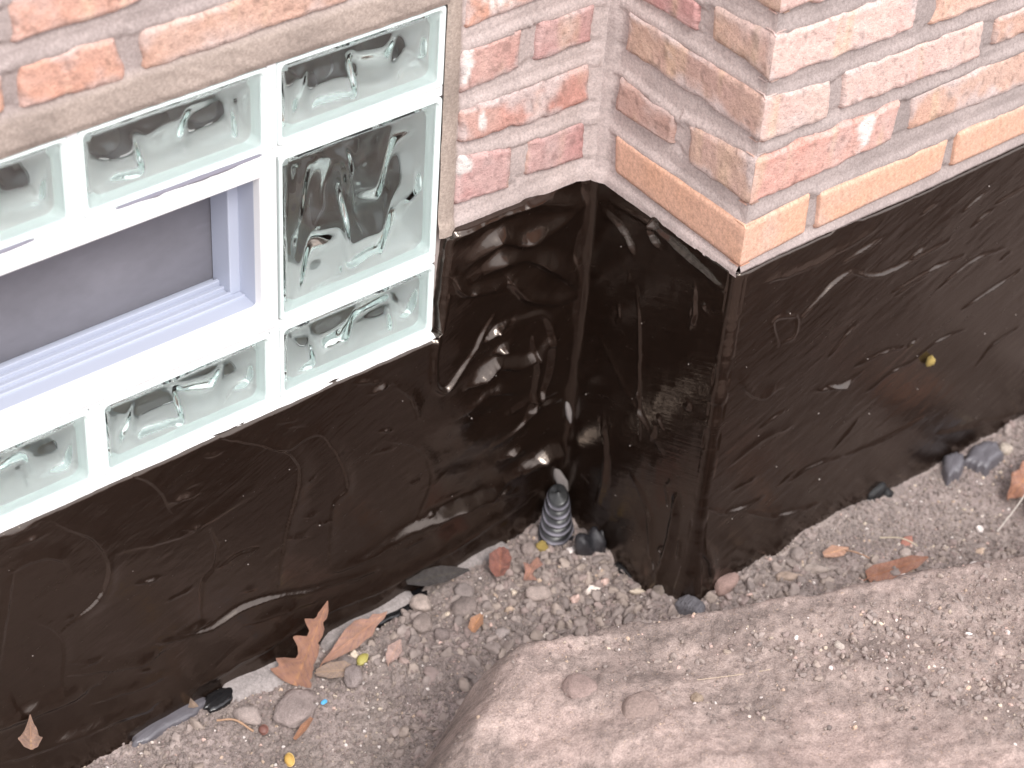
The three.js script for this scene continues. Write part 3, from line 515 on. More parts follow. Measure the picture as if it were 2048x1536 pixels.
{ // white joints: strips between the blocks, a little behind their faces
  const z0 = -0.079, z1 = -0.0028, g = [];
  for (const [y0, y1, n] of [[TOP - 0.0935, TOP - 0.003, 0], [TOP - 0.4005, TOP - 0.310, 0]]) for (const x of [-0.2065, -0.4125, -0.6185]) g.push(bevelBox(x + 0.0003, x + 0.0115 - 0.0003, y0, y1, z0, z1));
  g.push(bevelBox(-0.1995, 0.0012, TOP - 0.1057, TOP - 0.0938, z0, z1 - 0.0003), bevelBox(-0.8135, -0.6145, TOP - 0.1057, TOP - 0.0938, z0, z1 - 0.0003));
  g.push(bevelBox(-0.8135, 0.0012, TOP - 0.3097, TOP - 0.3003, z0, z1 - 0.0003));
  for (const m of g) mesh('joint', m, M.white, win);
  const gapShade = std({ color: C(0.2, 0.19, 0.23), roughness: 0.5 }); // dark strips painted in for the shaded slit above the vent
  for (const [x0, x1] of [[-0.372, -0.214], [-0.6, -0.452]]) mesh('gap_shade', gridGeo(90, 5, (i, j) => { const t = i / 89, x = lerp(x0, x1, t), e = Math.sqrt(Math.max(0, Math.sin(Math.PI * t))) * (0.6 + 0.6 * (0.5 + fbm(x * 60, 3, 2, 3))), q = j / 4 * 2 - 1; return [x, TOP - 0.0938 + q * 0.0026 * e, 0.0004 + (j % 4 ? 0.0026 : -0.004) * e]; }, { uv: (i, j, p) => [p[0], p[1]] }), gapShade, win);
  // bed of white mortar below the lowest row, and the lip above the highest
  const u0 = -0.82, u1 = 0.003, n = 320, bed = gridGeo(n, 7, (i, j) => { const x = lerp(u0, u1, i / (n - 1)), t = j / 6, y = TOP - 0.4003 - t * 0.0075 - 0.0012 * t * fbm(x * 40, t, 4, 3), z = (j ? 0.0 : -0.014) + 0.0052 * sstep(0, 0.5, t) + 0.0008 * fbm(x * 50, t * 3, 9, 3); return [x, y, j === 6 ? -0.02 : z]; }, { uv: (i, j, p) => [p[0], p[1]], flip: true });
  mesh('mortar_bed', bed, M.whiteMortar, win);
}
{ // vent: flange, reveal with tracks, screen
  const v = new THREE.Group(); v.name = numbered('vent_frame'); win.add(v);
  const L = -0.607, R = -0.2195, T = TOP - 0.117, B = TOP - 0.2735, oL = -0.6135, oR = -0.2005, oT = TOP - 0.0945, oB = TOP - 0.3, zf = 0.003;
  const s = new THREE.Shape([[oL, oB], [oR, oB], [oR, oT], [oL, oT]].map((p) => new THREE.Vector2(...p)));
  const hr = 0.004, hole = new THREE.Path(); hole.moveTo(L + hr, B); hole.lineTo(R - hr, B); hole.absarc(R - hr, B + hr, hr, -Math.PI / 2, 0); hole.lineTo(R, T); hole.lineTo(L, T); hole.lineTo(L, B + hr); hole.absarc(L + hr, B + hr, hr, Math.PI, Math.PI * 1.5);
  s.holes.push(hole);
  const g = new THREE.ExtrudeGeometry(s, { depth: 0.01, bevelEnabled: true, bevelThickness: 0.0015, bevelSize: 0.0015, bevelSegments: 3, bevelOffset: -0.0015, curveSegments: 6 }); g.translate(0, 0, zf - 0.0115); mesh('flange', g, M.white, v);
  const zb = -0.068;
  const jam = (x0, x1, inner) => mergeGeometries([boxGeo(x0, x1, B - 0.002, T + 0.002, zb - 0.01, zf - 0.012)]);
  mesh('jamb', jam(R, R + 0.012), M.vinyl, v); mesh('jamb', jam(L - 0.006, L), M.vinyl, v);
  mesh('jamb_stop', mergeGeometries([bevelBox(R - 0.0115, R + 0.001, B, T, zb, -0.036, 0.0012)]), M.vinyl, v);
  mesh('head', boxGeo(L, R, T, T + 0.01, zb - 0.01, zf - 0.012), M.vinyl, v);
  mesh('track_sill', mergeGeometries([boxGeo(L, R, B - 0.012, B, zb - 0.01, zf - 0.012)]), M.vinyl, v);
  for (const [z, h, w] of [[-0.028, 0.0022, 0.0016], [-0.038, 0.003, 0.0016], [-0.049, 0.0036, 0.0018], [-0.058, 0.0062, 0.002]]) mesh('track_rib', bevelBox(L, R - (z < -0.03 ? 0.006 : 0), B - 0.0005, B + h, z - w, z + w, 0.0006), M.vinyl, v);
  const scr = dataTex(512, 256, (u, w) => { const n = tf(u, w, 6, 3, 201, 4), m = tf(u, w, 40, 24, 211, 3), s2 = tf(u, w, 9, 14, 221, 3); let k = 0.80 + 0.26 * (n - 0.5) + 0.1 * (m - 0.5) + (s2 > 0.66 ? 0.35 * (s2 - 0.66) : 0); return [k * 0.99, k * 0.965, k]; });
  mesh('screen', boxGeo(L - 0.001, R - 0.002, B + 0.001, T + 0.002, zb - 0.004, zb - 0.001), phys({ color: C(0.205, 0.205, 0.224), map: scr, roughness: 0.45 }), v);
}
{ // masonry sill and dim basement behind the blocks
  const r = group('basement_room', 'dim basement seen through the glass blocks', 'room', { kind: 'structure' });
  mesh('inner_sill', boxGeo(-0.83, 0.005, TOP - 0.44, TOP - 0.402, -0.3, -0.079), M.sill, r);
  mesh('reveal', mergeGeometries([boxGeo(0.0035, 0.006, TOP - 0.402, TOP + 0.003, -0.3, -0.08), boxGeo(-0.829, -0.825, TOP - 0.402, TOP + 0.003, -0.3, -0.08)]), M.sill, r);
  mesh('room_shell', mergeGeometries([boxGeo(-3, 3, -1.35, -1.3, -3.3, -0.3), boxGeo(-3, 3, 1.25, 1.3, -3.3, -0.3), boxGeo(-3, 3, -1.3, 0.1, -3.35, -3.3), boxGeo(-3, 3, 0.95, 1.25, -3.35, -3.3), boxGeo(-3, -0.9, 0.1, 0.95, -3.35, -3.3), boxGeo(0.6, 1.2, 0.1, 0.95, -3.35, -3.3), boxGeo(2.6, 3, 0.1, 0.95, -3.35, -3.3), boxGeo(-3.05, -3, -1.3, 1.25, -3.3, -0.3), boxGeo(3, 3.05, -1.3, 1.25, -3.3, -0.3)]), M.room, r);  // far wall openings added so skylight brightens the view through the blocks
  mesh('added_shelf', mergeGeometries([boxGeo(-0.9, 0.9, -0.04, 0.0, -1.15, -0.31), boxGeo(-0.85, -0.79, -1.3, -0.04, -0.95, -0.89), boxGeo(0.75, 0.81, -1.3, -0.04, -0.95, -0.89)]), std({ color: C(0.78, 0.74, 0.7), roughness: 0.7 }), r);  // pale bench added below the window to lighten what the blocks show
}

// ------------------------------------------------------------------ loose things
function stoneGeo(rx, ry, rz, s, rough = 0.28, det = 3) {
  const g0 = new THREE.IcosahedronGeometry(1, det); const p = g0.attributes.position;
  for (let i = 0; i < p.count; i++) {
    let x = p.getX(i), y = p.getY(i), z = p.getZ(i); const k = 1 + rough * fbm(x * 1.3 + s, y * 1.3 + s * 2, z * 1.3, 3) + rough * 0.35 * fbm(x * 5 + s, y * 5, z * 5, 3);
    // knock a few flats
    const q = [hash(s * 7 | 0, 1, 1) - 0.5, 0.4, hash(s * 7 | 0, 2, 1) - 0.5], l = Math.hypot(...q), dt = (x * q[0] + y * q[1] + z * q[2]) / l, f = dt > 0.72 ? 0.72 / dt : 1;
    p.setXYZ(i, x * rx * k * f, y * ry * k * f, z * rz * k * f);
  }
  g0.computeVertexNormals(); const n = g0.attributes.normal; // smooth: icosahedra come unindexed
  const map = new Map(); for (let i = 0; i < p.count; i++) { const key = [p.getX(i), p.getY(i), p.getZ(i)].map((t) => Math.round(t * 2e5)).join(); const m = map.get(key) ?? [0, 0, 0]; m[0] += n.getX(i); m[1] += n.getY(i); m[2] += n.getZ(i); map.set(key, m); }
  for (let i = 0; i < p.count; i++) { const m = map.get([p.getX(i), p.getY(i), p.getZ(i)].map((t) => Math.round(t * 2e5)).join()), l = Math.hypot(...m) || 1; n.setXYZ(i, m[0] / l, m[1] / l, m[2] / l); }
  return g0;
}
const stoneMat = (c, rough = 0.92) => std({ color: C(c[0] * 1.12, c[1] * 1.02, c[2] * 0.98), roughness: rough, map: rep(texSand, 0.9), bumpMap: rep(bumpSand, 0.7), bumpScale: 0.0016 });
const surf = (x, z) => (edgeDist(x, z) > -0.06 ? Math.max(bankY(x, z), groundY(x, z)) : groundFine(x, z));
function stone(name, label, cat, [x, z], [a, b, c], color, { turn = rr(0, 6), sink = 0.35, rough = 0.42, mat, y, tilt = 0 } = {}) {
  const m = mesh(name, stoneGeo(a / 1000, b / 1000, c / 1000, rr(0, 90), rough), mat ?? stoneMat(color)); m.position.set(x, (y ?? surf(x, z)) + b / 1000 * (1 - 2 * sink), z); m.rotation.set(tilt, turn, 0);
  return tag(m, label, cat);
}
stone('stone', 'whitish rounded stone beside the black tarred leaf', 'stone', [-0.034, 0.043], [13, 10, 11], [0.56, 0.5, 0.46], { sink: 0.2 });
stone('stone', 'broad flat grey stone in front of the upright oak leaf', 'stone', [-0.243, 0.092], [29, 9, 21], [0.36, 0.32, 0.31], { turn: 0.5, sink: 0.3 });
stone('stone', 'pale knobbly stone left of the broad flat stone', 'stone', [-0.292, 0.07], [16, 10, 12], [0.5, 0.45, 0.43], { sink: 0.3 });
stone('stone', 'grey oblong stone below the curled tan leaf piece', 'stone', [-0.166, 0.09], [15, 9, 10], [0.37, 0.335, 0.33], { turn: 0.9, sink: 0.3 });
stone('stone', 'grey stone wedged under the edge of the lying oak leaf', 'stone', [-0.158, 0.066], [12, 9, 10], [0.33, 0.30, 0.29]);
stone('soil_clod', 'large rough clod right of the whitish rounded stone', 'soil clod', [0.001, 0.078], [15, 12, 14], [0.31, 0.275, 0.26], { rough: 0.4 });
stone('soil_clod', 'grey clod between the whitish stone and the lying oak leaf', 'soil clod', [-0.052, 0.07], [14, 11, 12], [0.34, 0.30, 0.28], { rough: 0.4 });
stone('soil_clod', 'cube-like grey clod near the pink seed husk', 'soil clod', [-0.046, 0.098], [10, 9, 9], [0.33, 0.29, 0.28], { rough: 0.35 });
stone('soil_clod', 'round clod behind the large rough clod', 'soil clod', [0.02, 0.056], [12, 10, 12], [0.34, 0.31, 0.30], { rough: 0.3 });
stone('stone', 'tan stone tucked right of the glossy tar blob', 'stone', [0.222, 0.122], [12, 13, 10], [0.42, 0.37, 0.29], { sink: 0.15, y: 0.012 });
stone('stone', 'small grey stone left of the ringed tar cone', 'stone', [0.127, 0.043], [9, 9, 8], [0.42, 0.37, 0.35], { sink: 0.2 });
stone('stone', 'pale speckled stone lying in the clods below the tar cone', 'stone', [0.083, 0.115], [15, 9, 12], [0.52, 0.46, 0.43], { sink: 0.3 });
stone('stone', 'reddish oblong stone beside the wrinkled tar lump', 'stone', [0.262, 0.244], [21, 11, 11], [0.42, 0.31, 0.28], { turn: 0.25, sink: 0.25 });
stone('stone', 'rounded grey stone left of the wrinkled tar lump', 'stone', [0.198, 0.20], [11, 9, 10], [0.31, 0.28, 0.25]);
stone('pebble', 'clean white pebble touching the right tar-coated stone', 'pebble', [0.738, 0.268], [9, 8, 9], [0.66, 0.62, 0.54], { sink: 0.25, rough: 0.15 });
stone('pebble', 'bright white pebble lying on the pale soil bank', 'pebble', [0.133, 0.508], [6.5, 4.5, 5], [0.8, 0.76, 0.7], { sink: 0.2, rough: 0.15 });
stone('pebble', 'small cream pebble on the soil bank left of the white one', 'pebble', [0.038, 0.444], [4.5, 3, 3.5], [0.66, 0.58, 0.5], { sink: 0.25, rough: 0.15 });
stone('stone', 'pale pinkish flat stone half buried in the left of the bank', 'stone', [-0.125, 0.405], [19, 8, 16], [0.36, 0.29, 0.27], { sink: 0.6 });
stone('stone', 'broad pale stone half buried in the bank below the pinkish one', 'stone', [-0.105, 0.47], [26, 9, 20], [0.35, 0.29, 0.265], { sink: 0.62 });
stone('stone', 'small tan stone on the bank right of the broad pale stone', 'stone', [-0.045, 0.485], [7, 5, 6], [0.5, 0.42, 0.33], { sink: 0.3 });
stone('brick_chip', 'salmon red brick chip near the right end of the bank edge', 'brick chip', [0.494, 0.318], [12, 5, 6], [0.6, 0.3, 0.24], { turn: 0.2 });
stone('stone', 'whitish chip just below the salmon brick chip', 'stone', [0.472, 0.334], [8, 6, 6], [0.68, 0.62, 0.58]);
stone('stone', 'small white chip below the green seed', 'stone', [-0.127, 0.079], [5, 4, 8], [0.72, 0.66, 0.62], { rough: 0.4 });
stone('stone', 'small pink-white chip right of the green seed', 'stone', [-0.103, 0.102], [4.5, 4, 8], [0.68, 0.56, 0.52], { rough: 0.4 });
stone('stone', 'pale quartz stone at the foot of the soil bank', 'stone', [0.012, 0.135], [9, 8, 9], [0.56, 0.52, 0.51]);
stone('stone', 'elongated buff stone between outer corner and bank', 'stone', [0.325, 0.282], [15, 6, 7], [0.54, 0.45, 0.38], { turn: -0.5 });
stone('stone', 'split pale stone near the bank edge left of the brown leaf', 'stone', [0.362, 0.292], [15, 6, 6], [0.55, 0.5, 0.46], { turn: -0.7 });
stone('stone', 'light grey stone on the slope by the foundation right of the corner', 'stone', [0.36, 0.262], [10, 6, 8], [0.42, 0.38, 0.36]);
const nug = std({ color: C(0.62, 0.45, 0.14), roughness: 0.5, bumpMap: rep(bumpSand, 0.3), bumpScale: 0.002 });
stone('nugget', 'yellow crumb lying on the soil left of the tar cone', 'nugget', [0.142, 0.052], [7, 8, 6], null, { mat: nug, sink: 0.1, rough: 0.5 });
{ const m = mesh('nugget', stoneGeo(0.0065, 0.007, 0.005, 31, 0.5), nug); m.position.set(0.576, TOP - 0.5505, D + 0.007); tag(m, 'yellow crumb stuck in the tar right of the outer corner', 'nugget'); }
stone('plastic_chip', 'tiny bright blue chip on the soil near the flat stone', 'chip', [-0.212, 0.1], [4.5, 2, 3], null, { mat: std({ color: C(0.1, 0.4, 0.7), roughness: 0.4 }), sink: 0, rough: 0.2 });

function seedThing(label, x, z, l, w, turn, color, rib) { // an almond-shaped seed with a seam
  const s = group('seed', label, 'seed'); s.position.set(x, surf(x, z) + w * 0.32, z); s.rotation.y = turn;
  const g = new THREE.SphereGeometry(1, 20, 14), p = g.attributes.position;
  for (let i = 0; i < p.count; i++) { const t = p.getX(i), tap = 1 - 0.35 * Math.max(0, t) ** 2; p.setXYZ(i, t * l / 2, p.getY(i) * w * 0.4 * tap, p.getZ(i) * w / 2 * tap); }
  g.computeVertexNormals(); mesh('husk', g, std({ color: C(...color), roughness: 0.55, map: rep(texSand, 0.5) }), s);
  const t = new THREE.TorusGeometry(1, 0.09, 6, 28); t.scale(l / 2 * 0.99, w / 2 * 0.98, w * 0.3); t.rotateX(Math.PI / 2 - 0.5); mesh('seam', t, std({ color: C(...rib), roughness: 0.6 }), s);
}
seedThing('yellow-green seed between the leaf pieces below the lying oak leaf', -0.139, 0.072, 0.019, 0.012, 0.5, [0.50, 0.44, 0.12], [0.56, 0.5, 0.2]);
seedThing('orange-yellow seed alone on the soil near the bottom edge', -0.291, 0.148, 0.018, 0.011, 1.25, [0.72, 0.45, 0.12], [0.7, 0.5, 0.2]);
seedThing('dark red-brown berry beside the broad flat stone', -0.288, 0.094, 0.013, 0.011, 1.4, [0.22, 0.1, 0.08], [0.26, 0.13, 0.1]);

// leaves: rows of [t, left, right] in mm along the midrib; curl and fold in mm
const leafMats = {};
function leafMat(c) {
  const k = c.join(); return leafMats[k] ??= phys({ color: C(...c), vertexColors: true, roughness: 0.78, side: THREE.DoubleSide, transmission: 0.25, thickness: 0, bumpMap: rep(bumpSand, 0.06), bumpScale: 0.0006 });
}
function leafGeo(len, rows, { fold = 0.15, curl = 0, twist = 0, wob = 2 } = {}) {
  const n = 64, m = 17, s = rr(0, 40);
  const at = (t, k) => { for (let i = 0; i < rows.length - 1; i++) if (t <= rows[i + 1][0]) { const f = (t - rows[i][0]) / (rows[i + 1][0] - rows[i][0]); return lerp(rows[i][k], rows[i + 1][k], f); } return rows[rows.length - 1][k]; };
  const point = (i, j, off) => {
    const t = i / (n - 1), q = j / (m - 1) * 2 - 1, w = q < 0 ? at(t, 1) * -q : at(t, 2) * q; let x = w, y = t * len;
    let z = fold * Math.abs(w) + curl * (w * w / 400) + 1.5 * wob * fbm(x * 0.06 + s, y * 0.05, 3, 3) + 0.25 * Math.sin(y * 0.9 - Math.abs(w) * 0.7) * Math.min(1, Math.abs(w) / 5);
    z += twist * (t - 0.5) * w * 0.04 + off; return [x / 1000, y / 1000, z / 1000];
  };
  const color = (i, j) => { const t = i / (n - 1), q = j / (m - 1) * 2 - 1, a = 0.95 + 0.35 * fbm(t * 6 + s, q * 3, 5, 4), vein = (Math.abs(q) < 0.08 ? 1.25 : 1) * (Math.abs(((t * 9 + Math.abs(q) * 1.6) % 1) - 0.5) < 0.09 ? 0.8 : 1), edge = Math.abs(q) > 0.9 ? 0.82 : 1; return [a * vein * edge, a * vein * edge * 0.97, a * edge * 0.94]; };
  return mergeGeometries([gridGeo(n, m, (i, j) => point(i, j, 0), { color, flip: true }), gridGeo(n, m, (i, j) => point(i, j, -0.35), { color })]);
}
function leafThing(name, label, base, axis, normal, len, rows, color, opt = {}) {
  const g = group(name, label, 'leaf'), Y = new THREE.Vector3(...axis).normalize(), N = new THREE.Vector3(...normal); N.addScaledVector(Y, -N.dot(Y)).normalize(); const X = new THREE.Vector3().crossVectors(Y, N);
  g.matrixAutoUpdate = true; g.position.set(...base); g.quaternion.setFromRotationMatrix(new THREE.Matrix4().makeBasis(X, Y, N));
  mesh('blade', leafGeo(len, rows, opt), leafMat(color), g);
  if (opt.stalk !== 0) { const cv = new THREE.CatmullRomCurve3([new THREE.Vector3(0, len * 0.00085, 0.0006), new THREE.Vector3(0, len * 0.0004, 0.0008), new THREE.Vector3(0.0005, 0, 0.001), new THREE.Vector3(0.002, -0.001 * (opt.stalk ?? 8), 0.001)]); mesh('midrib', new THREE.TubeGeometry(cv, 20, 0.0006, 5), std({ color: C(color[0] * 0.8, color[1] * 0.75, color[2] * 0.7), roughness: 0.8 }), g); }
  return g;
}
const toCam = (x, y, z) => [-1.14 - x, 1.78 - y, 1.4 - z];
leafThing('oak_leaf', 'brown lobed oak leaf standing upright against the tarred wall', [-0.222, 0.008, 0.058], [0.057, 0.069, -0.023], toCam(-0.2, 0.05, 0.05), 101,
  [[0, 14, 17], [0.05, 27, 18], [0.09, 33, 17], [0.12, 26, 13], [0.15, 24, 15], [0.22, 31, 13], [0.255, 22, 13], [0.28, 10, 11], [0.34, 9, 12], [0.42, 13, 12], [0.5, 22, 10], [0.525, 18, 7], [0.55, 7, 8], [0.62, 7, 9], [0.70, 15, 8], [0.735, 17, 5], [0.765, 6, 4], [0.8, 5, 6], [0.84, 5, 6], [0.9, 3, 5], [1, 0.4, 0.6]].map(([t, a, b]) => [t, -a, b]), [0.45, 0.235, 0.155], { fold: 0.22, curl: 0.9, wob: 6, stalk: 0 });
leafThing('oak_leaf', 'light brown oak leaf lying on its side right of the upright leaf', [-0.182, 0.012, 0.052], [0.098, 0.024, -0.004], [-0.4, 1, 0.9], 98,
  [[0, -0.5, 0.5], [0.15, -4, 5], [0.3, -9, 8], [0.45, -14, 11], [0.6, -16, 10], [0.68, -13, 11], [0.76, -7, 6], [0.83, -9, 4], [0.9, -4, 4], [1, -0.5, 0.5]].map(([t, a, b]) => [t, a, b]), [0.55, 0.32, 0.235], { fold: 0.35, curl: 0.5, wob: 5, stalk: 4 });
leafThing('leaf', 'small tan curled leaf piece below the two oak leaves', [-0.196, 0.016, 0.062], [0.05, -0.004, 0.026], [-0.3, 1, 0.5], 46, [[0, -3, 4], [0.3, -9, 9], [0.7, -10, 8], [1, -2, 3]], [0.42, 0.31, 0.24], { fold: 0.5, curl: 1.4, stalk: 2 });
leafThing('leaf', 'pink-beige oval leaf right of the green seed', [-0.124, 0.016, 0.099], [0.03, 0.002, -0.018], [-0.2, 1, 0.3], 38, [[0, -0.5, 0.5], [0.25, -7, 7], [0.6, -9, 8], [1, -1, 1]], [0.62, 0.43, 0.37], { fold: 0.2, stalk: 3 });
leafThing('leaf', 'shrivelled leaf stuck to the tarred wall at the far left', [-0.530, 0.092, 0.034], [0.006, 0.038, -0.006], toCam(-0.53, 0.1, 0.03), 42, [[0, -7, 7], [0.15, -13, 12], [0.28, -9, 8], [0.45, -6, 7], [0.7, -3, 3.5], [1, -0.5, 0.5]], [0.45, 0.28, 0.2], { fold: -0.5, curl: -1.2, wob: 6, stalk: 2 });
leafThing('leaf', 'tiny tan leaf lying on the grey tar skin', [-0.336, 0.014, 0.012], [0.002, 0.012, 0.022], [-0.5, 1, 0.6], 27, [[0, -4, 4], [0.4, -6, 5], [0.8, -3, 3], [1, -0.5, 0.5]], [0.5, 0.36, 0.26], { fold: 0.3, stalk: 0 });
leafThing('leaf', 'dark red crumpled leaf in front of the wall near the inner corner', [0.064, 0.016, 0.066], [0.03, 0.014, -0.034], [-0.6, 1, 0.7], 40, [[0, -4, 5], [0.25, -13, 11], [0.6, -14, 13], [0.85, -8, 9], [1, -2, 2]], [0.36, 0.15, 0.11], { fold: 0.6, curl: 1.8, wob: 10, stalk: 0 });
leafThing('leaf', 'star-shaped red-brown leaf scrap right of the dark red leaf', [0.085, 0.018, 0.088], [0.034, 0.003, -0.018], [-0.3, 1, 0.4], 38, [[0, -2, 2], [0.2, -4, 13], [0.3, -5, 4], [0.5, -12, 4], [0.6, -4, 6], [0.8, -3, 10], [1, -1, 1]], [0.50, 0.26, 0.19], { fold: 0.2, curl: 0.5, wob: 4, stalk: 0 });
leafThing('leaf', 'orange-brown leaf near the wall at the right picture edge', [0.662, 0.03, 0.336], [0.075, 0.02, -0.01], [-0.5, 1, 0.5], 92, [[0, -1, 1], [0.12, -7, 16], [0.3, -17, 20], [0.42, -13, 15], [0.55, -17, 19], [0.68, -11, 13], [0.8, -12, 13], [1, -1, 1]], [0.50, 0.25, 0.16], { fold: 0.3, curl: 0.6, wob: 6, stalk: 6 });
leafThing('leaf', 'red-brown leaf lying below the orange leaf at the right', [0.655, 0.026, 0.392], [0.055, 0.01, -0.03], [-0.5, 1, 0.5], 70, [[0, -1, 1], [0.3, -12, 11], [0.7, -13, 10], [1, -1, 1]], [0.44, 0.21, 0.14], { fold: 0.25, curl: 0.4, stalk: 6 });
leafThing('leaf', 'long rust-brown leaf half hidden behind the bank edge', [0.395, 0.046, 0.342], [0.095, 0.008, 0.026], [-0.3, 1, 0.4], 84, [[0, -8, 8], [0.15, -12, 16], [0.4, -10, 11], [0.75, -8, 9], [1, -1, 1]], [0.40, 0.19, 0.12], { fold: 0.3, curl: 0.4, stalk: 8 });
leafThing('leaf', 'orange-pink leaf scrap above the long rust-brown leaf', [0.378, 0.05, 0.286], [0.03, 0.004, 0.012], [-0.3, 1, 0.4], 32, [[0, -3, 3], [0.4, -8, 7], [0.7, -4, 8], [1, -1, 1]], [0.6, 0.36, 0.25], { fold: 0.3, wob: 4, stalk: 0 });
leafThing('leaf', 'dark tar-stained leaf behind the whitish stone', [-0.036, 0.026, 0.016], [0.07, -0.003, 0.022], [-0.3, 1, 0.5], 78, [[0, -3, 3], [0.3, -11, 10], [0.6, -12, 9], [1, -2, 2]], [0.06, 0.05, 0.045], { fold: 0.15, wob: 5, stalk: 0 });
leafThing('leaf', 'folded orange leaf scrap near the foot of the bank', [-0.02, 0.022, 0.118], [0.02, 0.006, -0.008], [-0.4, 1, 0.5], 24, [[0, -5, 5], [0.5, -8, 8], [1, -2, 2]], [0.6, 0.32, 0.18], { fold: 0.8, wob: 4, stalk: 0 });
leafThing('leaf', 'thin rusty leaf strip in front of the broad flat stone', [-0.272, 0.018, 0.13], [0.03, 0.002, -0.012], [-0.2, 1, 0.4], 34, [[0, -2, 2], [0.5, -4, 4], [1, -2, 2]], [0.45, 0.22, 0.12], { fold: 0.6, stalk: 0 });
function twig(label, pts, r, color) {
  const cv = new THREE.CatmullRomCurve3(pts.map((p) => new THREE.Vector3(...p))), g = new THREE.TubeGeometry(cv, 30, r, 6), p = g.attributes.position;
  for (let i = 0; i < p.count; i++) p.setXYZ(i, p.getX(i) + 0.0004 * vn(p.getX(i) * 900, p.getY(i) * 900, 1), p.getY(i) + 0.0004 * vn(p.getZ(i) * 900, p.getX(i) * 900, 2), p.getZ(i));
  g.computeVertexNormals(); tag(mesh('twig', g, std({ color: C(...color), roughness: 0.85 })), label, 'twig');
}
twig('reddish stalk beside the long rust-brown leaf', [[0.40, 0.05, 0.29], [0.405, 0.058, 0.31], [0.408, 0.062, 0.33]], 0.0009, [0.4, 0.24, 0.16]);
twig('pale dry stalk crossing the soil above the bank edge', [[0.455, 0.05, 0.305], [0.47, 0.056, 0.325], [0.482, 0.05, 0.342]], 0.0009, [0.5, 0.42, 0.32]);
twig('thin grey straw by the red-brown leaf at the right', [[0.60, 0.03, 0.37], [0.65, 0.045, 0.36], [0.70, 0.06, 0.345]], 0.0008, [0.52, 0.47, 0.42]);
twig('forked rusty stalk left of the broad flat stone', [[-0.325, 0.02, 0.06], [-0.312, 0.026, 0.075], [-0.302, 0.02, 0.096]], 0.0013, [0.4, 0.25, 0.16]);
twig('straw lying across the pale bank', [-0.02, 0.015, 0.05].map((x, k) => [x, bankY(x, 0.46 + k * 0.016) + 0.0015, 0.46 + k * 0.016]), 0.0004, [0.5, 0.4, 0.3]);

// tar that ran or fell on to the soil
{
  const prof = [], H = 0.068; // stacked folds, wide at the foot and narrow on top
  prof.push(new THREE.Vector2(0.0001, -0.012));
  const n = 7; for (let k = 0; k < n; k++) { const a = k / n, y = H * a, s = H / n; for (const [dy, dr] of [[0, 0.94], [0.22, 1.1], [0.5, 1.13], [0.75, 1.1], [0.9, 1.03], [0.98, 0.94]]) { const f = a + dy / n; prof.push(new THREE.Vector2((0.0225 - 0.0115 * f) * dr * (f < 0.12 ? 0.8 + 1.6 * f : 1), y + dy * s)); } }
  prof.push(new THREE.Vector2(0.004, H + 0.001), new THREE.Vector2(0.0001, H + 0.003));
  const g = new THREE.LatheGeometry(prof, 40), p = g.attributes.position;
  for (let i = 0; i < p.count; i++) { const x = p.getX(i), y = p.getY(i), z = p.getZ(i), k = 1 + 0.16 * fbm(x * 60, y * 40, z * 60, 2); p.setXYZ(i, x * k + 0.10 * y, y - 0.5 * z + 0.35 * x + 0.0025 * fbm(x * 70, y * 70, z * 70, 2), z * k - 0.16 * y); }
  const cc = []; for (let i = 0; i < p.count; i++) { const q = (i % prof.length) - 1, on = q >= 0 && [0, 0, 1, 0.1, 0, 0][q % 6] * clamp(0.65 + 0.9 * fbm(p.getX(i) * 90, p.getY(i) * 60, p.getZ(i) * 90, 2)); cc.push(...[0.34, 0.325, 0.375].map((v) => lerp(0.004, v, on || 0))); } g.setAttribute('color', new THREE.Float32BufferAttribute(cc, 3));  // sky reflections painted pale on the fold bulges, black in between
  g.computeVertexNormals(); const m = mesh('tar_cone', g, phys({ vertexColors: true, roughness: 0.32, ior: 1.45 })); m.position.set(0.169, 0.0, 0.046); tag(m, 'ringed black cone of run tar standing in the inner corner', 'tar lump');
}
function tarLump(label, x, z, blobs, mat, y = 0) { // several blobs run together
  const gs = blobs.map(([dx, dy, dz, a, b, c, t]) => { const g = stoneGeo(a / 1000, b / 1000, c / 1000, rr(0, 60), 0.22, 4); g.rotateZ(t ?? 0); g.translate(dx / 1000, dy / 1000, dz / 1000); return g; });
  const m = mesh('tar_lump', mergeGeometries(gs), mat); m.position.set(x, y, z); return tag(m, label, 'tar lump');
}
tarLump('glossy three-lobed tar blob right of the ringed cone', 0.19, 0.085, [[-13, 18, 4, 13, 25, 13, 0.3], [3, 17, 6, 12, 27, 14, 0], [17, 15, 0, 11, 23, 12, -0.35]], M.tarLump, 0.002);
tarLump('tar clump with a bluish skin beside the wall right of the corner', 0.528, 0.232, [[0, 14, 0, 18, 14, 12], [14, 8, 8, 9, 8, 9], [-12, 7, 6, 9, 8, 8]], M.tarGloss, 0.02);
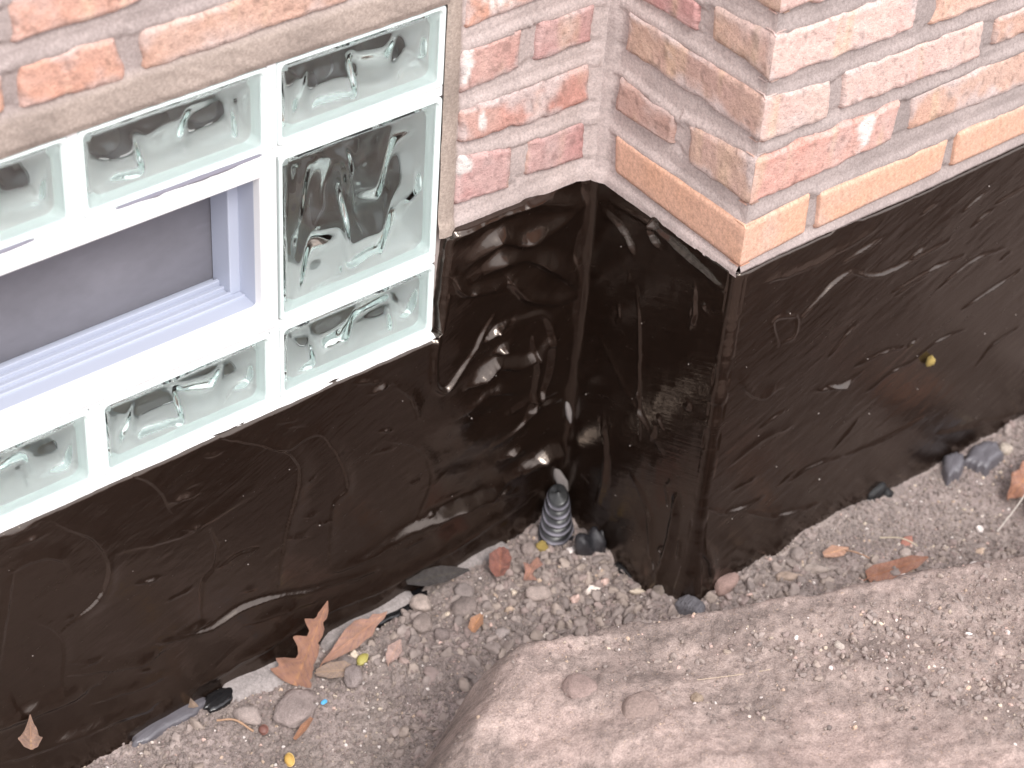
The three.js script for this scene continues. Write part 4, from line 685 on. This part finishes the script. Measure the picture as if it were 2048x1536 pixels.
{
  const flat = (label, x, z, a, b, h, turn, mat, sd) => { // a flat puddle or scale of tar with a rolled, uneven rim
    const n = 48, m = 12, g = gridGeo(n + 1, m, (i, j) => { const t = i / n * Math.PI * 2, q = j / (m - 1), rad = 1 + 0.55 * fbm(Math.cos(t) * 1.6 + sd, Math.sin(t) * 1.6, sd, 4), px = Math.cos(t) * a * q * rad, pz = Math.sin(t) * b * q * rad; return [px, h * (Math.sqrt(1 - Math.pow(q, 4)) + 0.35 * fbm(px * 40 + sd, pz * 40, 2, 3) * (1 - q)) - (j === m - 1 ? 0.006 : 0), pz]; }, { flip: true, uv: (i, j, p) => [p[0], p[2]] });
    const o = mesh('tar_scale', g, mat); o.position.set(x, surf(x, z) - 0.001, z); o.rotation.y = turn; return tag(o, label, 'tar scale');
  };
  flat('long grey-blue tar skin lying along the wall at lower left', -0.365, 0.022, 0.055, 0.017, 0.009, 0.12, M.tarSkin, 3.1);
  flat('black tar scale beside the tiny tan leaf', -0.306, 0.03, 0.024, 0.014, 0.008, 0.2, M.tarGloss, 9.4);
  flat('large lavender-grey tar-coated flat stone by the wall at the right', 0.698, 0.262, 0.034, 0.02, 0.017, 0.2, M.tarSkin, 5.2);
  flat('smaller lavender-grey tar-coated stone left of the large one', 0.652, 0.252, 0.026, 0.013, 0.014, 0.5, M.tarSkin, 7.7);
  flat('wrinkled lavender tar lump at the foot of the outer corner', 0.2, 0.248, 0.015, 0.017, 0.012, 0.3, phys({ color: C(0.145, 0.138, 0.15), roughness: 0.4, bumpMap: rep(bumpTar, 0.09), bumpScale: 0.006 }), 1.9);
  flat('black tar splash under the dark tar-stained leaf', -0.06, 0.028, 0.05, 0.014, 0.008, 0.1, M.tarGloss, 12.5);
  flat('small tar scale at the foot of the return wall', 0.205, 0.145, 0.016, 0.026, 0.009, 0.1, M.tarGloss, 15.5);
}

// ------------------------------------------------------------------ loose gravel, far too much to count
function scatter(name, label, count, pick, variants, mat) {
  for (const [vi, geo] of variants.entries()) {
    const n = Math.floor(count / variants.length), im = new THREE.InstancedMesh(geo, mat, n), m = new THREE.Matrix4(), q = new THREE.Quaternion(), e = new THREE.Euler();
    for (let i = 0; i < n; i++) { const { x, y, z, s, c } = pick(); q.setFromEuler(e.set(rr(0, 6), rr(0, 6), rr(0, 6))); m.compose(new THREE.Vector3(x, y, z), q, new THREE.Vector3(s * rr(0.8, 1.3), s * rr(0.55, 0.9), s * rr(0.8, 1.2))); im.setMatrixAt(i, m); im.setColorAt(i, C(...c)); }
    im.name = numbered(name); im.castShadow = im.receiveShadow = true; scene.add(im); tag(im, label, name.replace('_', ' '), { kind: 'stuff', group: label });
  }
}
const tones = [[0.2, 0.17, 0.157], [0.17, 0.145, 0.135], [0.225, 0.19, 0.175], [0.19, 0.16, 0.145], [0.245, 0.205, 0.18], [0.215, 0.172, 0.16]], bright = [[0.5, 0.45, 0.41], [0.44, 0.38, 0.31], [0.46, 0.34, 0.3], [0.56, 0.52, 0.5], [0.4, 0.31, 0.24]];
const tone = (k) => { const t = rnd() < k ? bright[Math.floor(rnd() * bright.length)] : tones[Math.floor(rnd() * tones.length)], j = rr(0.85, 1.15); return t.map((v) => v * j); };
const inTrench = () => { for (;;) { const x = rr(-0.6, 0.88), z = rr(0, 0.6); if (z < wallZ(x) + 0.012 || edgeDist(x, z) > -0.045 || (x > XC - 0.02 && z < D + 0.012)) continue; return [x, z]; } };
const vars = [0, 1, 2].map((k) => stoneGeo(1, 1, 1, 5 + k * 13, 0.75, 2)), tiny = [0, 1].map((k) => stoneGeo(1, 1, 1, 55 + k * 13, 0.7, 1));
const gravelMat = std({ color: C(1.55, 1.5, 1.48), roughness: 0.97, bumpMap: rep(bumpSand, 1.2), bumpScale: 0.0008 });
scatter('soil_clods', 'loose soil clods strewn over the trench floor', 3600, () => { let x, z; do { [x, z] = inTrench(); } while (rnd() > clamp(0.12 + 1.3 * fbm(x * 7 + 3, z * 7, 11, 2) + 0.5 * Math.exp(-Math.pow((x - 0.2) / 0.2, 2)))); const s = 0.0025 + 0.0055 * Math.pow(rnd(), 2.6); return { x, z, y: groundFine(x, z) - s * 0.05, s, c: tone(0.03) }; }, vars, gravelMat);
scatter('gravel', 'fine gravel grains covering the trench floor', 30000, () => { const [x, z] = inTrench(), s = 0.0008 + 0.0016 * Math.pow(rnd(), 2); return { x, z, y: groundFine(x, z) + s * 0.2, s, c: tone(0.07) }; }, tiny, gravelMat);
scatter('grit', 'pale grit sprinkled over the soil bank', 2600, () => { for (;;) { const x = rr(-0.35, 0.7), z = rr(0.27, 0.9); if (edgeDist(x, z) < 0.01 || rnd() > clamp(0.15 + 1.7 * fbm(x * 5.5 + 2, z * 9 - x * 3, 71, 4) + 0.5 * sstep(0.05, 0.35, x))) continue; const s = 0.0007 + 0.0019 * Math.pow(rnd(), 3); return { x, z, y: bankY(x, z) + s * 0.3 + 0.0008, s, c: tone(0.25) }; } }, tiny, gravelMat);
scatter('bank_crumbs', 'dark soil crumbs in the gritty parts of the bank', 2600, () => { for (;;) { const x = rr(-0.3, 0.7), z = rr(0.27, 0.9); if (edgeDist(x, z) < 0.015 || rnd() > clamp(-0.45 + 1.9 * fbm(x * 5.5 + 2, z * 9 - x * 3, 71, 4) + 0.75 * sstep(0.02, 0.3, x))) continue; const s = 0.001 + 0.0028 * Math.pow(rnd(), 2.5); return { x, z, y: bankY(x, z) + s * 0.2 + 0.001, s, c: tone(0.04).map((v) => v * 1.15) }; } }, vars, gravelMat);
scatter('tar_specks', 'pale dust specks caught in the wet tar', 50, () => { const f = rnd(), s = rr(0.0004, 0.0009), c = [0.36, 0.33, 0.31]; if (f < 0.4) { return { x: rr(-0.55, 0.19), y: rr(0.03, 0.36), z: 0.0085, s, c }; } if (f < 0.6) return { x: XC - 0.005, y: rr(0.04, 0.46), z: rr(0.03, 0.225), s, c }; return { x: rr(0.22, 0.85), y: rr(0.06, 0.47), z: D + 0.0045, s, c }; }, tiny, gravelMat);

renderer.render(scene, camera);
